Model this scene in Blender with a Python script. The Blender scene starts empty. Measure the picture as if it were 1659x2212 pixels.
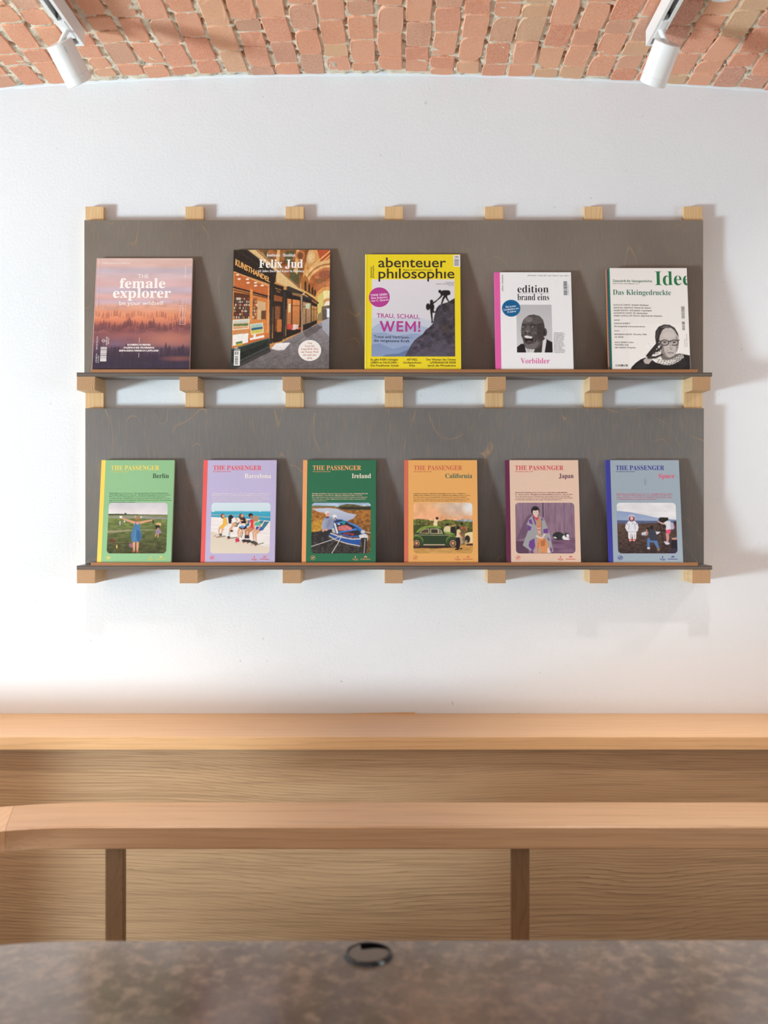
import bpy, bmesh, math, random
import numpy as np
from mathutils import Vector, Matrix

# ------------------------------------------------------------------ camera
PX, PY, FPX, DW, EYE = 868.0, 1081.0, 2150.6, 2.32, 1.35   # vanishing point, focal px, camera-wall distance, eye height
scene = bpy.context.scene
C = scene.collection
cam = bpy.data.cameras.new('camera')
cam.sensor_fit = 'VERTICAL'; cam.sensor_height = 36.0; cam.sensor_width = 27.0; cam.lens = 35.0
cam.shift_x = -(PX - 829.5) / 2212.0
cam.shift_y = -(1106.0 - PY) / 2212.0
cam.dof.use_dof = True; cam.dof.focus_distance = 2.26; cam.dof.aperture_fstop = 2.8
camo = bpy.data.objects.new('camera', cam); C.objects.link(camo)
camo.location = (0, -DW, EYE); camo.rotation_euler = (math.pi / 2, 0, 0)
scene.camera = camo

# ------------------------------------------------------------------ light
vs = scene.view_settings
vs.view_transform = 'Standard'; vs.look = 'None'; vs.gamma = 1.0; vs.use_curve_mapping = False
vs.exposure = 0.0
world = bpy.data.worlds.new('world'); scene.world = world; world.use_nodes = True
world.node_tree.nodes['Background'].inputs[0].default_value = (0.80, 0.90, 1.0, 1)
world.node_tree.nodes['Background'].inputs[1].default_value = 0.15

def area_light(name, loc, target, sx, sy, watts, col):
    l = bpy.data.lights.new(name, 'AREA'); l.shape = 'RECTANGLE'; l.size = sx; l.size_y = sy
    l.energy = watts; l.color = col
    o = bpy.data.objects.new(name, l); C.objects.link(o)
    o.location = loc
    o.rotation_euler = (Vector(target) - Vector(loc)).to_track_quat('-Z', 'Z').to_euler()
    return o
def spot_light(name, loc, target, watts, col, deg, blend, rad=0.03):
    l = bpy.data.lights.new(name, 'SPOT'); l.energy = watts; l.color = col
    l.spot_size = math.radians(deg); l.spot_blend = blend; l.shadow_soft_size = rad
    o = bpy.data.objects.new(name, l); C.objects.link(o)
    o.location = loc
    o.rotation_euler = (Vector(target) - Vector(loc)).to_track_quat('-Z', 'Z').to_euler()
    return o
area_light('daylight_left_door', (-5.10, -2.55, 0.30), (-0.2, 0, 2.0), 0.90, 0.60, 425, (0.72, 0.91, 1.0))
area_light('added_rear_fill', (-0.6, -5.30, 1.55), (-0.2, 0, 1.3), 3.4, 1.2, 9, (0.94, 0.97, 1.0))  # broad fill light added behind the camera, no known window
area_light('daylight_right_window', (3.90, -2.7, 1.0), (0.3, 0, 1.6), 1.2, 1.2, 33, (0.88, 0.96, 1.0))
FILL_DOWN, FILL_SIDE, FILL_COL = 58.0, 15.0, (1.0, 0.96, 0.90)      # watts of the added unseen fill spotlights built below

# ------------------------------------------------------------------ helpers
def lin(c):
    a = np.asarray(c, dtype=float) / 255.0
    return np.where(a <= 0.04045, a / 12.92, ((a + 0.055) / 1.055) ** 2.4)
def rgba(c):
    l = lin(c); return (float(l[0]), float(l[1]), float(l[2]), 1.0)

def tag(o, label=None, cat=None, group=None, kind=None):
    if label: o['label'] = label
    if cat: o['category'] = cat
    if group: o['group'] = group
    if kind: o['kind'] = kind
    return o
def empty(name, loc=(0, 0, 0), rot=(0, 0, 0), parent=None):
    o = bpy.data.objects.new(name, None); C.objects.link(o)
    o.location = loc; o.rotation_euler = rot; o.parent = parent; o.empty_display_size = 0.05
    return o
def mesh_obj(name, me, mat=None, parent=None, loc=(0, 0, 0), rot=(0, 0, 0)):
    o = bpy.data.objects.new(name, me); C.objects.link(o)
    if mat is not None and len(me.materials) == 0:
        for m in (mat if isinstance(mat, (list, tuple)) else [mat]): me.materials.append(m)
    o.location = loc; o.rotation_euler = rot; o.parent = parent
    return o
def bm_mesh(name, bm, smooth=False):
    me = bpy.data.meshes.new(name); bm.normal_update(); bm.to_mesh(me); bm.free()
    if smooth:
        me.polygons.foreach_set('use_smooth', [True] * len(me.polygons))
    return me
def box_mesh(name, sx, sy, sz, bevel=0.0, seg=2, front_slot=False):
    bm = bmesh.new(); bmesh.ops.create_cube(bm, size=1)
    for v in bm.verts: v.co = Vector((v.co.x * sx, v.co.y * sy, v.co.z * sz))
    if bevel: bmesh.ops.bevel(bm, geom=list(bm.edges), offset=bevel, segments=seg, affect='EDGES', profile=0.6)
    bm.normal_update()
    if front_slot:
        for f in bm.faces:
            if abs(f.normal.y) > 0.9: f.material_index = 1
    return bm_mesh(name, bm)
def box(name, x0, x1, y0, y1, z0, z1, mat, parent=None, bevel=0.0, off=(0, 0, 0), front_slot=False, rot=(0, 0, 0)):
    me = box_mesh(name, x1 - x0, y1 - y0, z1 - z0, bevel, front_slot=front_slot)
    return mesh_obj(name, me, mat, parent, ((x0 + x1) / 2 - off[0], (y0 + y1) / 2 - off[1], (z0 + z1) / 2 - off[2]), rot)

# ------------------------------------------------------------------ materials
def nmat(name, rough=0.5, spec=0.5):
    m = bpy.data.materials.new(name); m.use_nodes = True
    nt = m.node_tree; b = nt.nodes['Principled BSDF']
    b.inputs['Roughness'].default_value = rough
    b.inputs['Specular IOR Level'].default_value = spec
    return m, nt, b
def N(nt, typ, **kw):
    n = nt.nodes.new(typ)
    for k, v in kw.items():
        if k.startswith('i_'): n.inputs[k[2:].replace('_', ' ')].default_value = v
        elif k.startswith('n_'): n.inputs[int(k[2:])].default_value = v
        else: setattr(n, k, v)
    return n
def L(nt, a, b): nt.links.new(a, b)
def ramp(nt, fac, stops, interp='LINEAR'):
    r = nt.nodes.new('ShaderNodeValToRGB'); cr = r.color_ramp; cr.interpolation = interp
    while len(cr.elements) < len(stops): cr.elements.new(0.5)
    for e, (p, c) in zip(cr.elements, stops):
        e.position = p; e.color = rgba(c) if len(c) == 3 else c
    L(nt, fac, r.inputs['Fac']); return r.outputs['Color']
def mixc(nt, fac, a, b, typ='MIX'):
    n = nt.nodes.new('ShaderNodeMix'); n.data_type = 'RGBA'; n.blend_type = typ
    for s, v in ((n.inputs[0], fac), (n.inputs[6], a), (n.inputs[7], b)):
        if hasattr(v, 'is_linked'): L(nt, v, s)
        elif isinstance(v, (int, float)): s.default_value = v
        else: s.default_value = rgba(v)
    return n.outputs[2]
def math_(nt, op, a, b=None, c=None):
    n = nt.nodes.new('ShaderNodeMath'); n.operation = op
    for i, v in enumerate((a, b, c)):
        if v is None: continue
        if hasattr(v, 'is_linked'): L(nt, v, n.inputs[i])
        else: n.inputs[i].default_value = v
    return n.outputs[0]
def coords(nt, scale=(1, 1, 1), randomise=False, kind='Object'):
    tc = nt.nodes.new('ShaderNodeTexCoord'); src = tc.outputs[kind]
    if randomise:
        oi = nt.nodes.new('ShaderNodeObjectInfo')
        ad = nt.nodes.new('ShaderNodeVectorMath'); ad.operation = 'MULTIPLY_ADD'
        cx = nt.nodes.new('ShaderNodeCombineXYZ')
        L(nt, oi.outputs['Random'], cx.inputs[0]); L(nt, oi.outputs['Random'], cx.inputs[1]); L(nt, oi.outputs['Random'], cx.inputs[2])
        L(nt, cx.outputs[0], ad.inputs[0]); ad.inputs[1].default_value = (7.3, 5.1, 3.7); L(nt, src, ad.inputs[2])
        src = ad.outputs[0]
    mp = nt.nodes.new('ShaderNodeMapping'); mp.inputs['Scale'].default_value = scale
    L(nt, src, mp.inputs['Vector']); return mp.outputs[0]
def noise(nt, vec, scale=5, detail=4, rough=0.5, dist=0.0):
    n = nt.nodes.new('ShaderNodeTexNoise'); L(nt, vec, n.inputs['Vector'])
    n.inputs['Scale'].default_value = scale; n.inputs['Detail'].default_value = detail
    n.inputs['Roughness'].default_value = rough; n.inputs['Distortion'].default_value = dist
    return n.outputs['Fac']
def bump(nt, b, h, strength=0.2, dist=0.002):
    n = nt.nodes.new('ShaderNodeBump'); n.inputs['Strength'].default_value = strength; n.inputs['Distance'].default_value = dist
    L(nt, h, n.inputs['Height']); L(nt, n.outputs[0], b.inputs['Normal'])

def plain(name, c, rough=0.5, spec=0.5, metal=0.0):
    m, nt, b = nmat(name, rough, spec); b.inputs['Base Color'].default_value = rgba(c); b.inputs['Metallic'].default_value = metal
    v = coords(nt, (1, 1, 1)); n = noise(nt, v, 60, 3)
    col = mixc(nt, math_(nt, 'MULTIPLY', n, 0.10), c, [max(0, x * 0.8) for x in c])
    L(nt, col, b.inputs['Base Color']); return m

def oak(name, axis='X', light=(206, 164, 116), mid=(186, 142, 96), dark=(146, 104, 66), freq=120.0, wander=0.05, rough=0.42, line=0.75, low=(1.1, 3.4), fibre=0.5):
    """straight-grained oak: growth rings wander along the grain, fine pores on top"""
    m, nt, b = nmat(name, rough, 0.4)
    v = coords(nt, (1, 1, 1), True)
    sp = nt.nodes.new('ShaderNodeSeparateXYZ'); L(nt, v, sp.inputs[0])
    o = {c: sp.outputs[i] for i, c in enumerate('XYZ')}
    across = {'X': ('Z', 'Y'), 'Y': ('X', 'Z'), 'Z': ('X', 'Y')}[axis]
    al, ac = low
    sc = {'X': (al, ac, ac), 'Y': (ac, al, ac), 'Z': (ac, ac, al)}[axis]
    mp = nt.nodes.new('ShaderNodeMapping'); mp.inputs['Scale'].default_value = sc; L(nt, v, mp.inputs['Vector'])
    w = noise(nt, mp.outputs[0], 1.0, 2.0, 0.45)
    h = math_(nt, 'ADD', o[across[0]], math_(nt, 'MULTIPLY', o[across[1]], 0.35))
    h = math_(nt, 'ADD', h, math_(nt, 'MULTIPLY', math_(nt, 'SUBTRACT', w, 0.5), wander * 8))
    fs0 = {'X': (3, 60, 60), 'Y': (60, 3, 60), 'Z': (60, 60, 3)}[axis]
    mp3 = nt.nodes.new('ShaderNodeMapping'); mp3.inputs['Scale'].default_value = fs0; L(nt, v, mp3.inputs['Vector'])
    jit = noise(nt, mp3.outputs[0], 1.0, 3.0, 0.6)
    f = math_(nt, 'FRACT', math_(nt, 'ADD', math_(nt, 'MULTIPLY', h, freq), math_(nt, 'MULTIPLY', jit, 1.6)))
    ring = ramp(nt, f, [(0.0, (0, 0, 0)), (0.55, (60, 60, 60)), (0.80, (150, 150, 150)), (0.92, (255, 255, 255)), (1.0, (0, 0, 0))])
    fs = {'X': (5, 260, 260), 'Y': (260, 5, 260), 'Z': (260, 260, 5)}[axis]
    mp2 = nt.nodes.new('ShaderNodeMapping'); mp2.inputs['Scale'].default_value = fs; L(nt, v, mp2.inputs['Vector'])
    fine = noise(nt, mp2.outputs[0], 1.0, 3.0, 0.6)
    big = noise(nt, mp.outputs[0], 2.3, 2.0, 0.5)
    base = ramp(nt, big, [(0.3, mid), (0.7, light)])
    pore = ramp(nt, fine, [(0.36, (255, 255, 255)), (0.52, (0, 0, 0))])
    thick = math_(nt, 'MULTIPLY', ring, math_(nt, 'MULTIPLY_ADD', big, 1.2, -0.05))
    col = mixc(nt, math_(nt, 'MULTIPLY', thick, line), base, dark)
    col = mixc(nt, math_(nt, 'MULTIPLY', pore, 0.35 * fibre), col, dark)
    L(nt, col, b.inputs['Base Color'])
    bump(nt, b, math_(nt, 'SUBTRACT', 1.0, math_(nt, 'ADD', math_(nt, 'MULTIPLY', pore, 0.5), math_(nt, 'MULTIPLY', ring, 0.4))), 0.12, 0.0006)
    return m

def endgrain(name, light=(198, 158, 118), dark=(128, 90, 60)):
    m, nt, b = nmat(name, 0.55, 0.3)
    v = coords(nt, (1, 1, 1), True)
    oi = nt.nodes.new('ShaderNodeObjectInfo')
    rot = nt.nodes.new('ShaderNodeVectorRotate'); rot.rotation_type = 'Y_AXIS'
    L(nt, v, rot.inputs['Vector']); L(nt, math_(nt, 'MULTIPLY', oi.outputs['Random'], 9.0), rot.inputs['Angle'])
    sp = nt.nodes.new('ShaderNodeSeparateXYZ'); L(nt, rot.outputs[0], sp.inputs[0])
    w = noise(nt, rot.outputs[0], 14.0, 1.0)
    h = math_(nt, 'ADD', sp.outputs[0], math_(nt, 'MULTIPLY', w, 0.035))
    f = math_(nt, 'FRACT', math_(nt, 'MULTIPLY', h, 300.0))
    ring = ramp(nt, f, [(0.0, (0, 0, 0)), (0.45, (0, 0, 0)), (0.75, (255, 255, 255)), (1.0, (0, 0, 0))])
    fn = noise(nt, rot.outputs[0], 900.0, 2.0)
    col = mixc(nt, math_(nt, 'MULTIPLY', ring, 0.75), light, dark)
    col = mixc(nt, math_(nt, 'MULTIPLY', ramp(nt, fn, [(0.5, (0, 0, 0)), (0.65, (255, 255, 255))]), 0.35), col, dark)
    L(nt, col, b.inputs['Base Color']); return m

def stained(name, c0, c1, linecol, nscale, lines, lw):
    """stained plywood face: smoky tone, faint golden contour grain"""
    m, nt, b = nmat(name, 0.42, 0.45)
    v = coords(nt, (1, 1, 1), True)
    mp = nt.nodes.new('ShaderNodeMapping'); mp.inputs['Scale'].default_value = (3.2, 1, 1.15); L(nt, v, mp.inputs['Vector'])
    w = noise(nt, mp.outputs[0], nscale, 1.6, 0.45, 0.25)
    f = math_(nt, 'FRACT', math_(nt, 'MULTIPLY', w, lines))
    line = ramp(nt, f, [(0.0, (255, 255, 255)), (lw, (0, 0, 0)), (1 - lw * 0.5, (0, 0, 0)), (1.0, (255, 255, 255))])
    mp2 = nt.nodes.new('ShaderNodeMapping'); mp2.inputs['Scale'].default_value = (420, 1, 26); L(nt, v, mp2.inputs['Vector'])
    fib = noise(nt, mp2.outputs[0], 1.0, 3.0, 0.6)
    brk = noise(nt, v, 34.0, 3.0)
    big = noise(nt, v, 4.0, 3.0)
    base = ramp(nt, big, [(0.3, c0), (0.7, c1)])
    col = mixc(nt, math_(nt, 'MULTIPLY', ramp(nt, fib, [(0.45, (0, 0, 0)), (0.75, (255, 255, 255))]), 0.20), base, linecol)
    k = math_(nt, 'MULTIPLY', line, ramp(nt, brk, [(0.42, (0, 0, 0)), (0.62, (255, 255, 255))]))
    col = mixc(nt, math_(nt, 'MULTIPLY', k, 0.6), col, linecol)
    L(nt, col, b.inputs['Base Color']); bump(nt, b, fib, 0.06, 0.0005)
    return m

def plyedge(name):
    m, nt, b = nmat(name, 0.5, 0.4)
    v = coords(nt)
    sp = nt.nodes.new('ShaderNodeSeparateXYZ'); L(nt, v, sp.inputs[0])
    mp = nt.nodes.new('ShaderNodeMapping'); mp.inputs['Scale'].default_value = (14, 1, 300); L(nt, v, mp.inputs['Vector'])
    n = noise(nt, mp.outputs[0], 1.0, 3.0)
    z = math_(nt, 'ADD', math_(nt, 'MULTIPLY', sp.outputs[2], 100.0), math_(nt, 'MULTIPLY', math_(nt, 'SUBTRACT', n, 0.5), 0.12))
    z = math_(nt, 'ADD', z, 0.5)
    d, l = (70, 62, 60), (140, 124, 108)
    col = ramp(nt, z, [(0.0, d), (0.12, d), (0.17, l), (0.28, (110, 98, 90)), (0.32, d), (0.42, d), (0.47, l), (0.60, (120, 106, 96)), (0.64, d), (0.74, d), (0.79, (110, 98, 88)), (0.86, d)])
    col = mixc(nt, math_(nt, 'MULTIPLY', n, 0.35), col, (96, 84, 76))
    L(nt, col, b.inputs['Base Color']); return m

M = {}
M['oak_panel'] = oak('oak panel', 'X', (196, 161, 123), (182, 146, 109), (120, 88, 62), 150, 0.034, 0.5, 0.9, (0.75, 2.6), 0.9)
M['oak_ledge'] = oak('oak ledge', 'X', (228, 184, 136), (218, 172, 124), (182, 134, 90), 90, 0.012, 0.33, 0.45, (0.5, 3.0), 0.8)
M['oak_rail'] = oak('oak rail', 'X', (200, 164, 128), (190, 150, 114), (140, 104, 74), 60, 0.02, 0.38, 0.40, (0.6, 3.0), 0.7)
M['oak_corner'] = oak('oak corner piece', 'Y', (208, 168, 130), (198, 156, 118), (156, 112, 78), 60, 0.02, 0.38, 0.35, (0.6, 3.0), 0.6)
M['oak_post'] = oak('oak post', 'Z', (226, 188, 140), (216, 176, 128), (176, 134, 90), 130, 0.02, 0.5, 0.5, (1.5, 8.0), 0.8)
M['oak_chairpost'] = oak('oak bench post', 'Z', (136, 106, 76), (122, 94, 66), (88, 64, 44), 90, 0.03, 0.45, 0.6, (2.5, 6.0), 0.6)
M['oak_bracket'] = oak('oak bracket', 'Y', (214, 180, 136), (204, 168, 124), (162, 126, 88), 160, 0.02, 0.5, 0.4, (1.5, 8.0), 0.7)
M['oak_lip'] = oak('oak lip strip', 'X', (172, 120, 80), (158, 106, 68), (118, 74, 44), 200, 0.01, 0.45, 0.5, (1.0, 6.0), 0.8)
M['end'] = endgrain('oak end grain')
M['ply_up'] = stained('smoke stained plywood', (112, 101, 92), (128, 118, 109), (172, 138, 98), 2.2, 9.0, 0.022)
M['ply_low'] = stained('cool lit stained plywood', (106, 103, 101), (120, 117, 115), (184, 142, 96), 1.7, 13.0, 0.03)  # stained plywood, base greyed for the cool light on the lower panel
M['ply_edge'] = plyedge('plywood edge layers')
M['white_metal'] = plain('white powder coat', (240, 238, 236), 0.28, 0.5)
M['track_dark'] = plain('track conductor', (120, 130, 138), 0.4, 0.5)
M['lens_dark'] = plain('dark lens', (40, 40, 42), 0.3, 0.5)
M['mark_grey'] = plain('grey print', (150, 158, 164), 0.5, 0.3)
M['paper'] = plain('page edges', (232, 224, 214), 0.8, 0.2)
M['grommet'] = plain('black plastic', (24, 24, 28), 0.25, 0.5)
M['grommet_cap'] = plain('grey brown cap', (112, 104, 96), 0.4, 0.5)
M['hole_shade'] = plain('painted hole shade', (8, 8, 12), 0.8, 0.1)

def wall_mat():
    m, nt, b = nmat('white painted plaster', 0.7, 0.25)
    v = coords(nt)
    n1 = noise(nt, v, 150, 3, 0.55); n2 = noise(nt, v, 1.6, 3, 0.5); n3 = noise(nt, v, 26, 2)
    col = mixc(nt, ramp(nt, n2, [(0.35, (0, 0, 0)), (0.7, (255, 255, 255))]), (231, 231, 233), (226, 227, 230))
    spk = ramp(nt, noise(nt, v, 95, 0, 0.3), [(0.885, (0, 0, 0)), (0.90, (255, 255, 255))])
    col = mixc(nt, math_(nt, 'MULTIPLY', spk, 0.35), col, (170, 168, 166))
    L(nt, col, b.inputs['Base Color'])
    bump(nt, b, math_(nt, 'ADD', n1, math_(nt, 'MULTIPLY', n3, 0.8)), 0.16, 0.003)
    return m
M['wall'] = wall_mat()

def brick_mat():
    m, nt, b = nmat('old red brick', 0.85, 0.15)
    v = coords(nt, (1, 1, 1), True)
    oi = nt.nodes.new('ShaderNodeObjectInfo')
    base = ramp(nt, oi.outputs['Random'], [(0.0, (236, 160, 126)), (0.2, (242, 174, 140)), (0.4, (236, 164, 134)), (0.52, (228, 146, 116)), (0.64, (244, 188, 148)), (0.76, (218, 156, 134)), (0.86, (232, 188, 146)), (0.94, (210, 152, 134)), (1.0, (222, 188, 148))])
    n = noise(nt, v, 22, 4, 0.6); n2 = noise(nt, v, 75, 3, 0.6)
    col = mixc(nt, ramp(nt, n, [(0.40, (0, 0, 0)), (0.75, (255, 255, 255))]), base, (246, 198, 168))
    col = mixc(nt, math_(nt, 'MULTIPLY', ramp(nt, n2, [(0.5, (0, 0, 0)), (0.72, (255, 255, 255))]), 0.45), col, (216, 134, 104))
    mp = nt.nodes.new('ShaderNodeMapping'); mp.inputs['Scale'].default_value = (55, 150, 55); L(nt, v, mp.inputs['Vector'])
    pit = noise(nt, mp.outputs[0], 1.0, 2.0, 0.5); fleck = noise(nt, v, 120, 1.0, 0.4); lime = noise(nt, v, 34, 4, 0.65)
    pitm = ramp(nt, pit, [(0.64, (0, 0, 0)), (0.69, (255, 255, 255))])
    col = mixc(nt, math_(nt, 'MULTIPLY', pitm, 0.8), col, (86, 50, 40))
    col = mixc(nt, math_(nt, 'MULTIPLY', ramp(nt, fleck, [(0.74, (0, 0, 0)), (0.78, (255, 255, 255))]), 0.7), col, (238, 214, 190))
    col = mixc(nt, math_(nt, 'MULTIPLY', ramp(nt, lime, [(0.64, (0, 0, 0)), (0.72, (255, 255, 255))]), 0.6), col, (226, 208, 190))
    L(nt, col, b.inputs['Base Color'])
    bump(nt, b, math_(nt, 'SUBTRACT', math_(nt, 'MULTIPLY', n2, 0.6), pitm), 0.5, 0.004)
    return m
M['brick'] = brick_mat()
def mortar_mat():
    m, nt, b = nmat('lime mortar', 0.9, 0.1)
    v = coords(nt)
    n = noise(nt, v, 60, 5, 0.65); n2 = noise(nt, v, 240, 3)
    col = ramp(nt, n, [(0.3, (214, 198, 174)), (0.6, (232, 220, 200)), (0.75, (240, 230, 216))])
    col = mixc(nt, math_(nt, 'MULTIPLY', ramp(nt, noise(nt, v, 28, 3), [(0.62, (0, 0, 0)), (0.7, (255, 255, 255))]), 0.4), col, (220, 168, 140))
    L(nt, col, b.inputs['Base Color']); bump(nt, b, math_(nt, 'ADD', n, math_(nt, 'MULTIPLY', n2, 0.4)), 0.6, 0.004)
    return m
M['mortar'] = mortar_mat()
def far_brick_mat():
    m, nt, b = nmat('brick vault beyond', 0.85, 0.15)
    tc = nt.nodes.new('ShaderNodeTexCoord'); rt = nt.nodes.new('ShaderNodeMapping'); rt.inputs['Rotation'].default_value = (0, 0, math.pi / 2)
    L(nt, tc.outputs['Object'], rt.inputs['Vector'])
    bt = nt.nodes.new('ShaderNodeTexBrick'); L(nt, rt.outputs[0], bt.inputs['Vector'])
    bt.inputs['Scale'].default_value = 1.0; bt.inputs['Brick Width'].default_value = 0.115; bt.inputs['Row Height'].default_value = 0.059
    bt.inputs['Mortar Size'].default_value = 0.005
    bt.inputs['Color1'].default_value = rgba((226, 176, 150)); bt.inputs['Color2'].default_value = rgba((216, 170, 150)); bt.inputs['Mortar'].default_value = rgba((222, 212, 196))
    L(nt, bt.outputs['Color'], b.inputs['Base Color']); return m
M['far_brick'] = far_brick_mat()
def stone_mat():
    m, nt, b = nmat('mottled brown table surface', 0.27, 0.55)
    v = coords(nt)
    n = noise(nt, v, 7, 5, 0.62, 0.4); n2 = noise(nt, v, 38, 5, 0.68, 0.3); n3 = noise(nt, v, 150, 3, 0.6)
    col = ramp(nt, n, [(0.3, (108, 99, 92)), (0.5, (124, 114, 106)), (0.7, (136, 128, 122))])
    col = mixc(nt, math_(nt, 'MULTIPLY', ramp(nt, n2, [(0.48, (0, 0, 0)), (0.66, (255, 255, 255))]), 0.60), col, (172, 152, 136))
    col = mixc(nt, math_(nt, 'MULTIPLY', ramp(nt, n3, [(0.56, (0, 0, 0)), (0.68, (255, 255, 255))]), 0.40), col, (80, 71, 66))
    L(nt, col, b.inputs['Base Color'])
    L(nt, ramp(nt, n2, [(0.3, (86, 86, 86)), (0.7, (126, 126, 126))]), b.inputs['Roughness'])
    bump(nt, b, math_(nt, 'ADD', n2, math_(nt, 'MULTIPLY', n3, 0.4)), 0.12, 0.002)
    return m
M['stone'] = stone_mat()
def floor_mat():
    m, nt, b = nmat('grey screed floor', 0.5, 0.4)
    v = coords(nt); n = noise(nt, v, 3, 5)
    L(nt, ramp(nt, n, [(0.3, (150, 142, 132)), (0.7, (172, 164, 154))]), b.inputs['Base Color']); return m
M['floor'] = floor_mat()
def print_mat():
    m, nt, b = nmat('printed ink', 0.42, 0.35)
    a = nt.nodes.new('ShaderNodeVertexColor'); a.layer_name = 'ink'
    L(nt, a.outputs['Color'], b.inputs['Base Color']); return m
M['print'] = print_mat()
def cover_mat(name, c, rough=0.45):
    m, nt, b = nmat(name, rough, 0.35)
    v = coords(nt); n = noise(nt, v, 300, 2)
    c2 = [x * 0.97 for x in c]
    L(nt, mixc(nt, n, c, c2), b.inputs['Base Color']); return m

# ------------------------------------------------------------------ the room
room_y = -5.6
wall = box('wall_back', -5.4, 4.3, 0.0, 0.16, -0.02, 2.75, M['wall']); tag(wall, 'white painted plaster wall behind the magazine rack', kind='structure')
flo = box('floor', -5.4, 4.3, room_y, 0.0, -0.12, 0.0, M['floor']); tag(flo, 'grey screed floor of the room', kind='structure')
def holed_wall(name, axis, pos, thick, a0, a1, z0, z1, h):
    """a wall slab with one rectangular opening h = (a0, a1, z0, z1)"""
    bm = bmesh.new()
    def add(p0, p1, q0, q1):
        r = bmesh.ops.create_cube(bm, size=1)
        for v in r['verts']:
            a = p0 + (v.co.x + 0.5) * (p1 - p0); z = q0 + (v.co.z + 0.5) * (q1 - q0); t = pos + v.co.y * thick
            v.co = Vector((a, t, z)) if axis == 'X' else Vector((t, a, z))
    add(a0, h[0], z0, z1); add(h[1], a1, z0, z1)
    add(h[0], h[1], z0, h[2]) if h[2] > z0 else None
    add(h[0], h[1], h[3], z1)
    bmesh.ops.recalc_face_normals(bm, faces=bm.faces)
    o = mesh_obj(name, bm_mesh(name, bm), M['wall']); o['kind'] = 'structure'; return o
holed_wall('wall_left', 'Y', -5.45, 0.2, room_y, 0.0, 0.0, 2.75, (-3.2, -1.9, 0.0, 0.8))
holed_wall('wall_right', 'Y', 4.35, 0.2, room_y, 0.0, 0.0, 2.75, (-3.4, -2.0, 0.3, 1.7))
holed_wall('wall_rear', 'X', room_y - 0.1, 0.2, -5.4, 4.3, 0.0, 2.75, (-2.4, 1.2, 0.5, 2.2))

APEX, RV, XC = 2.3440, 11.5, -0.079
def vault(x):
    return max(APEX - (RV - math.sqrt(RV * RV - (x - XC) ** 2)), 2.235)
def vslope(x):
    return -math.asin((x - XC) / RV)
rng = random.Random(7)
# mortar bed of the vault near the wall
BX0, BX1, BY0 = -1.30, 1.20, -0.62
nx, ny = 250, 62
bm = bmesh.new(); vv = []
for j in range(ny + 1):
    y = BY0 + (0.02 - BY0) * j / ny
    for i in range(nx + 1):
        x = BX0 + (BX1 - BX0) * i / nx
        d = rng.random(); d = -0.0012 + 0.0030 * d + (0.016 if rng.random() < 0.09 else 0)
        vv.append(bm.verts.new((x, y, vault(x) + d)))
for j in range(ny):
    for i in range(nx):
        a = j * (nx + 1) + i
        bm.faces.new((vv[a], vv[a + nx + 1], vv[a + nx + 2], vv[a + 1]))
ceil = mesh_obj('ceiling', bm_mesh('ceiling', bm, True), M['mortar']); tag(ceil, 'shallow brick vault ceiling with rough lime mortar joints', kind='structure')
# the rest of the ceiling
def ceil_strip(x0, x1, y0, y1, mat, n=24):
    bm = bmesh.new(); rows = []
    for i in range(n + 1):
        x = x0 + (x1 - x0) * i / n
        z = vault(x)
        rows.append([bm.verts.new((x, y, zz)) for y in (y0, y1) for zz in (z, z + 0.12)])
    for a, b_ in zip(rows, rows[1:]):
        bm.faces.new((a[0], a[2], b_[2], b_[0])); bm.faces.new((a[1], b_[1], b_[3], a[3]))
    bmesh.ops.recalc_face_normals(bm, faces=bm.faces)
    mesh_obj('vault_shell', bm_mesh('vault_shell', bm), mat, ceil)
ceil_strip(BX0, BX1, room_y, BY0, M['far_brick'])
ceil_strip(-5.4, BX0, room_y, 0.0, M['far_brick']); ceil_strip(BX1, 4.3, room_y, 0.0, M['far_brick'])

# bricks: courses run away from the wall
variants = []
for k in range(24):
    bm = bmesh.new(); r = random.Random(100 + k)
    out = []
    for i in range(16):                       # rounded, chipped rectangle outline, unit size
        t = i / 16 * 4; s = int(t); f = t - s
        c = [(-.5, -.5), (.5, -.5), (.5, .5), (-.5, .5), (-.5, -.5)]
        x = c[s][0] + (c[s + 1][0] - c[s][0]) * f; y = c[s][1] + (c[s + 1][1] - c[s][1]) * f
        cor = 0.955 if f == 0 else 1.0
        x *= cor * (1 + r.uniform(-.035, .03)); y *= cor * (1 + r.uniform(-.03, .025))
        if f == 0 and r.random() < .16: x *= .84; y *= .88
        out.append((x, y))
    top = [bm.verts.new((x, y, 0.016)) for x, y in out]
    mid = [bm.verts.new((x, y, 0.0015 + r.uniform(0, .001))) for x, y in out]
    low = [bm.verts.new((x * .955, y * .972, r.uniform(-.0007, .0007))) for x, y in out]
    for A, B in ((top, mid), (mid, low)):
        for i in range(16): bm.faces.new((A[i], A[(i + 1) % 16], B[(i + 1) % 16], B[i]))
    bm.faces.new(low[::-1])
    bmesh.ops.recalc_face_normals(bm, faces=bm.faces)
    if sum(f.normal.z * f.calc_area() for f in bm.faces) > 0: bmesh.ops.reverse_faces(bm, faces=bm.faces)
    me = bm_mesh('brick', bm); me.materials.append(M['brick']); variants.append(me)
PITCH = 0.0593
ncol = int((BX1 - BX0) / PITCH); nbr = 0
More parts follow.
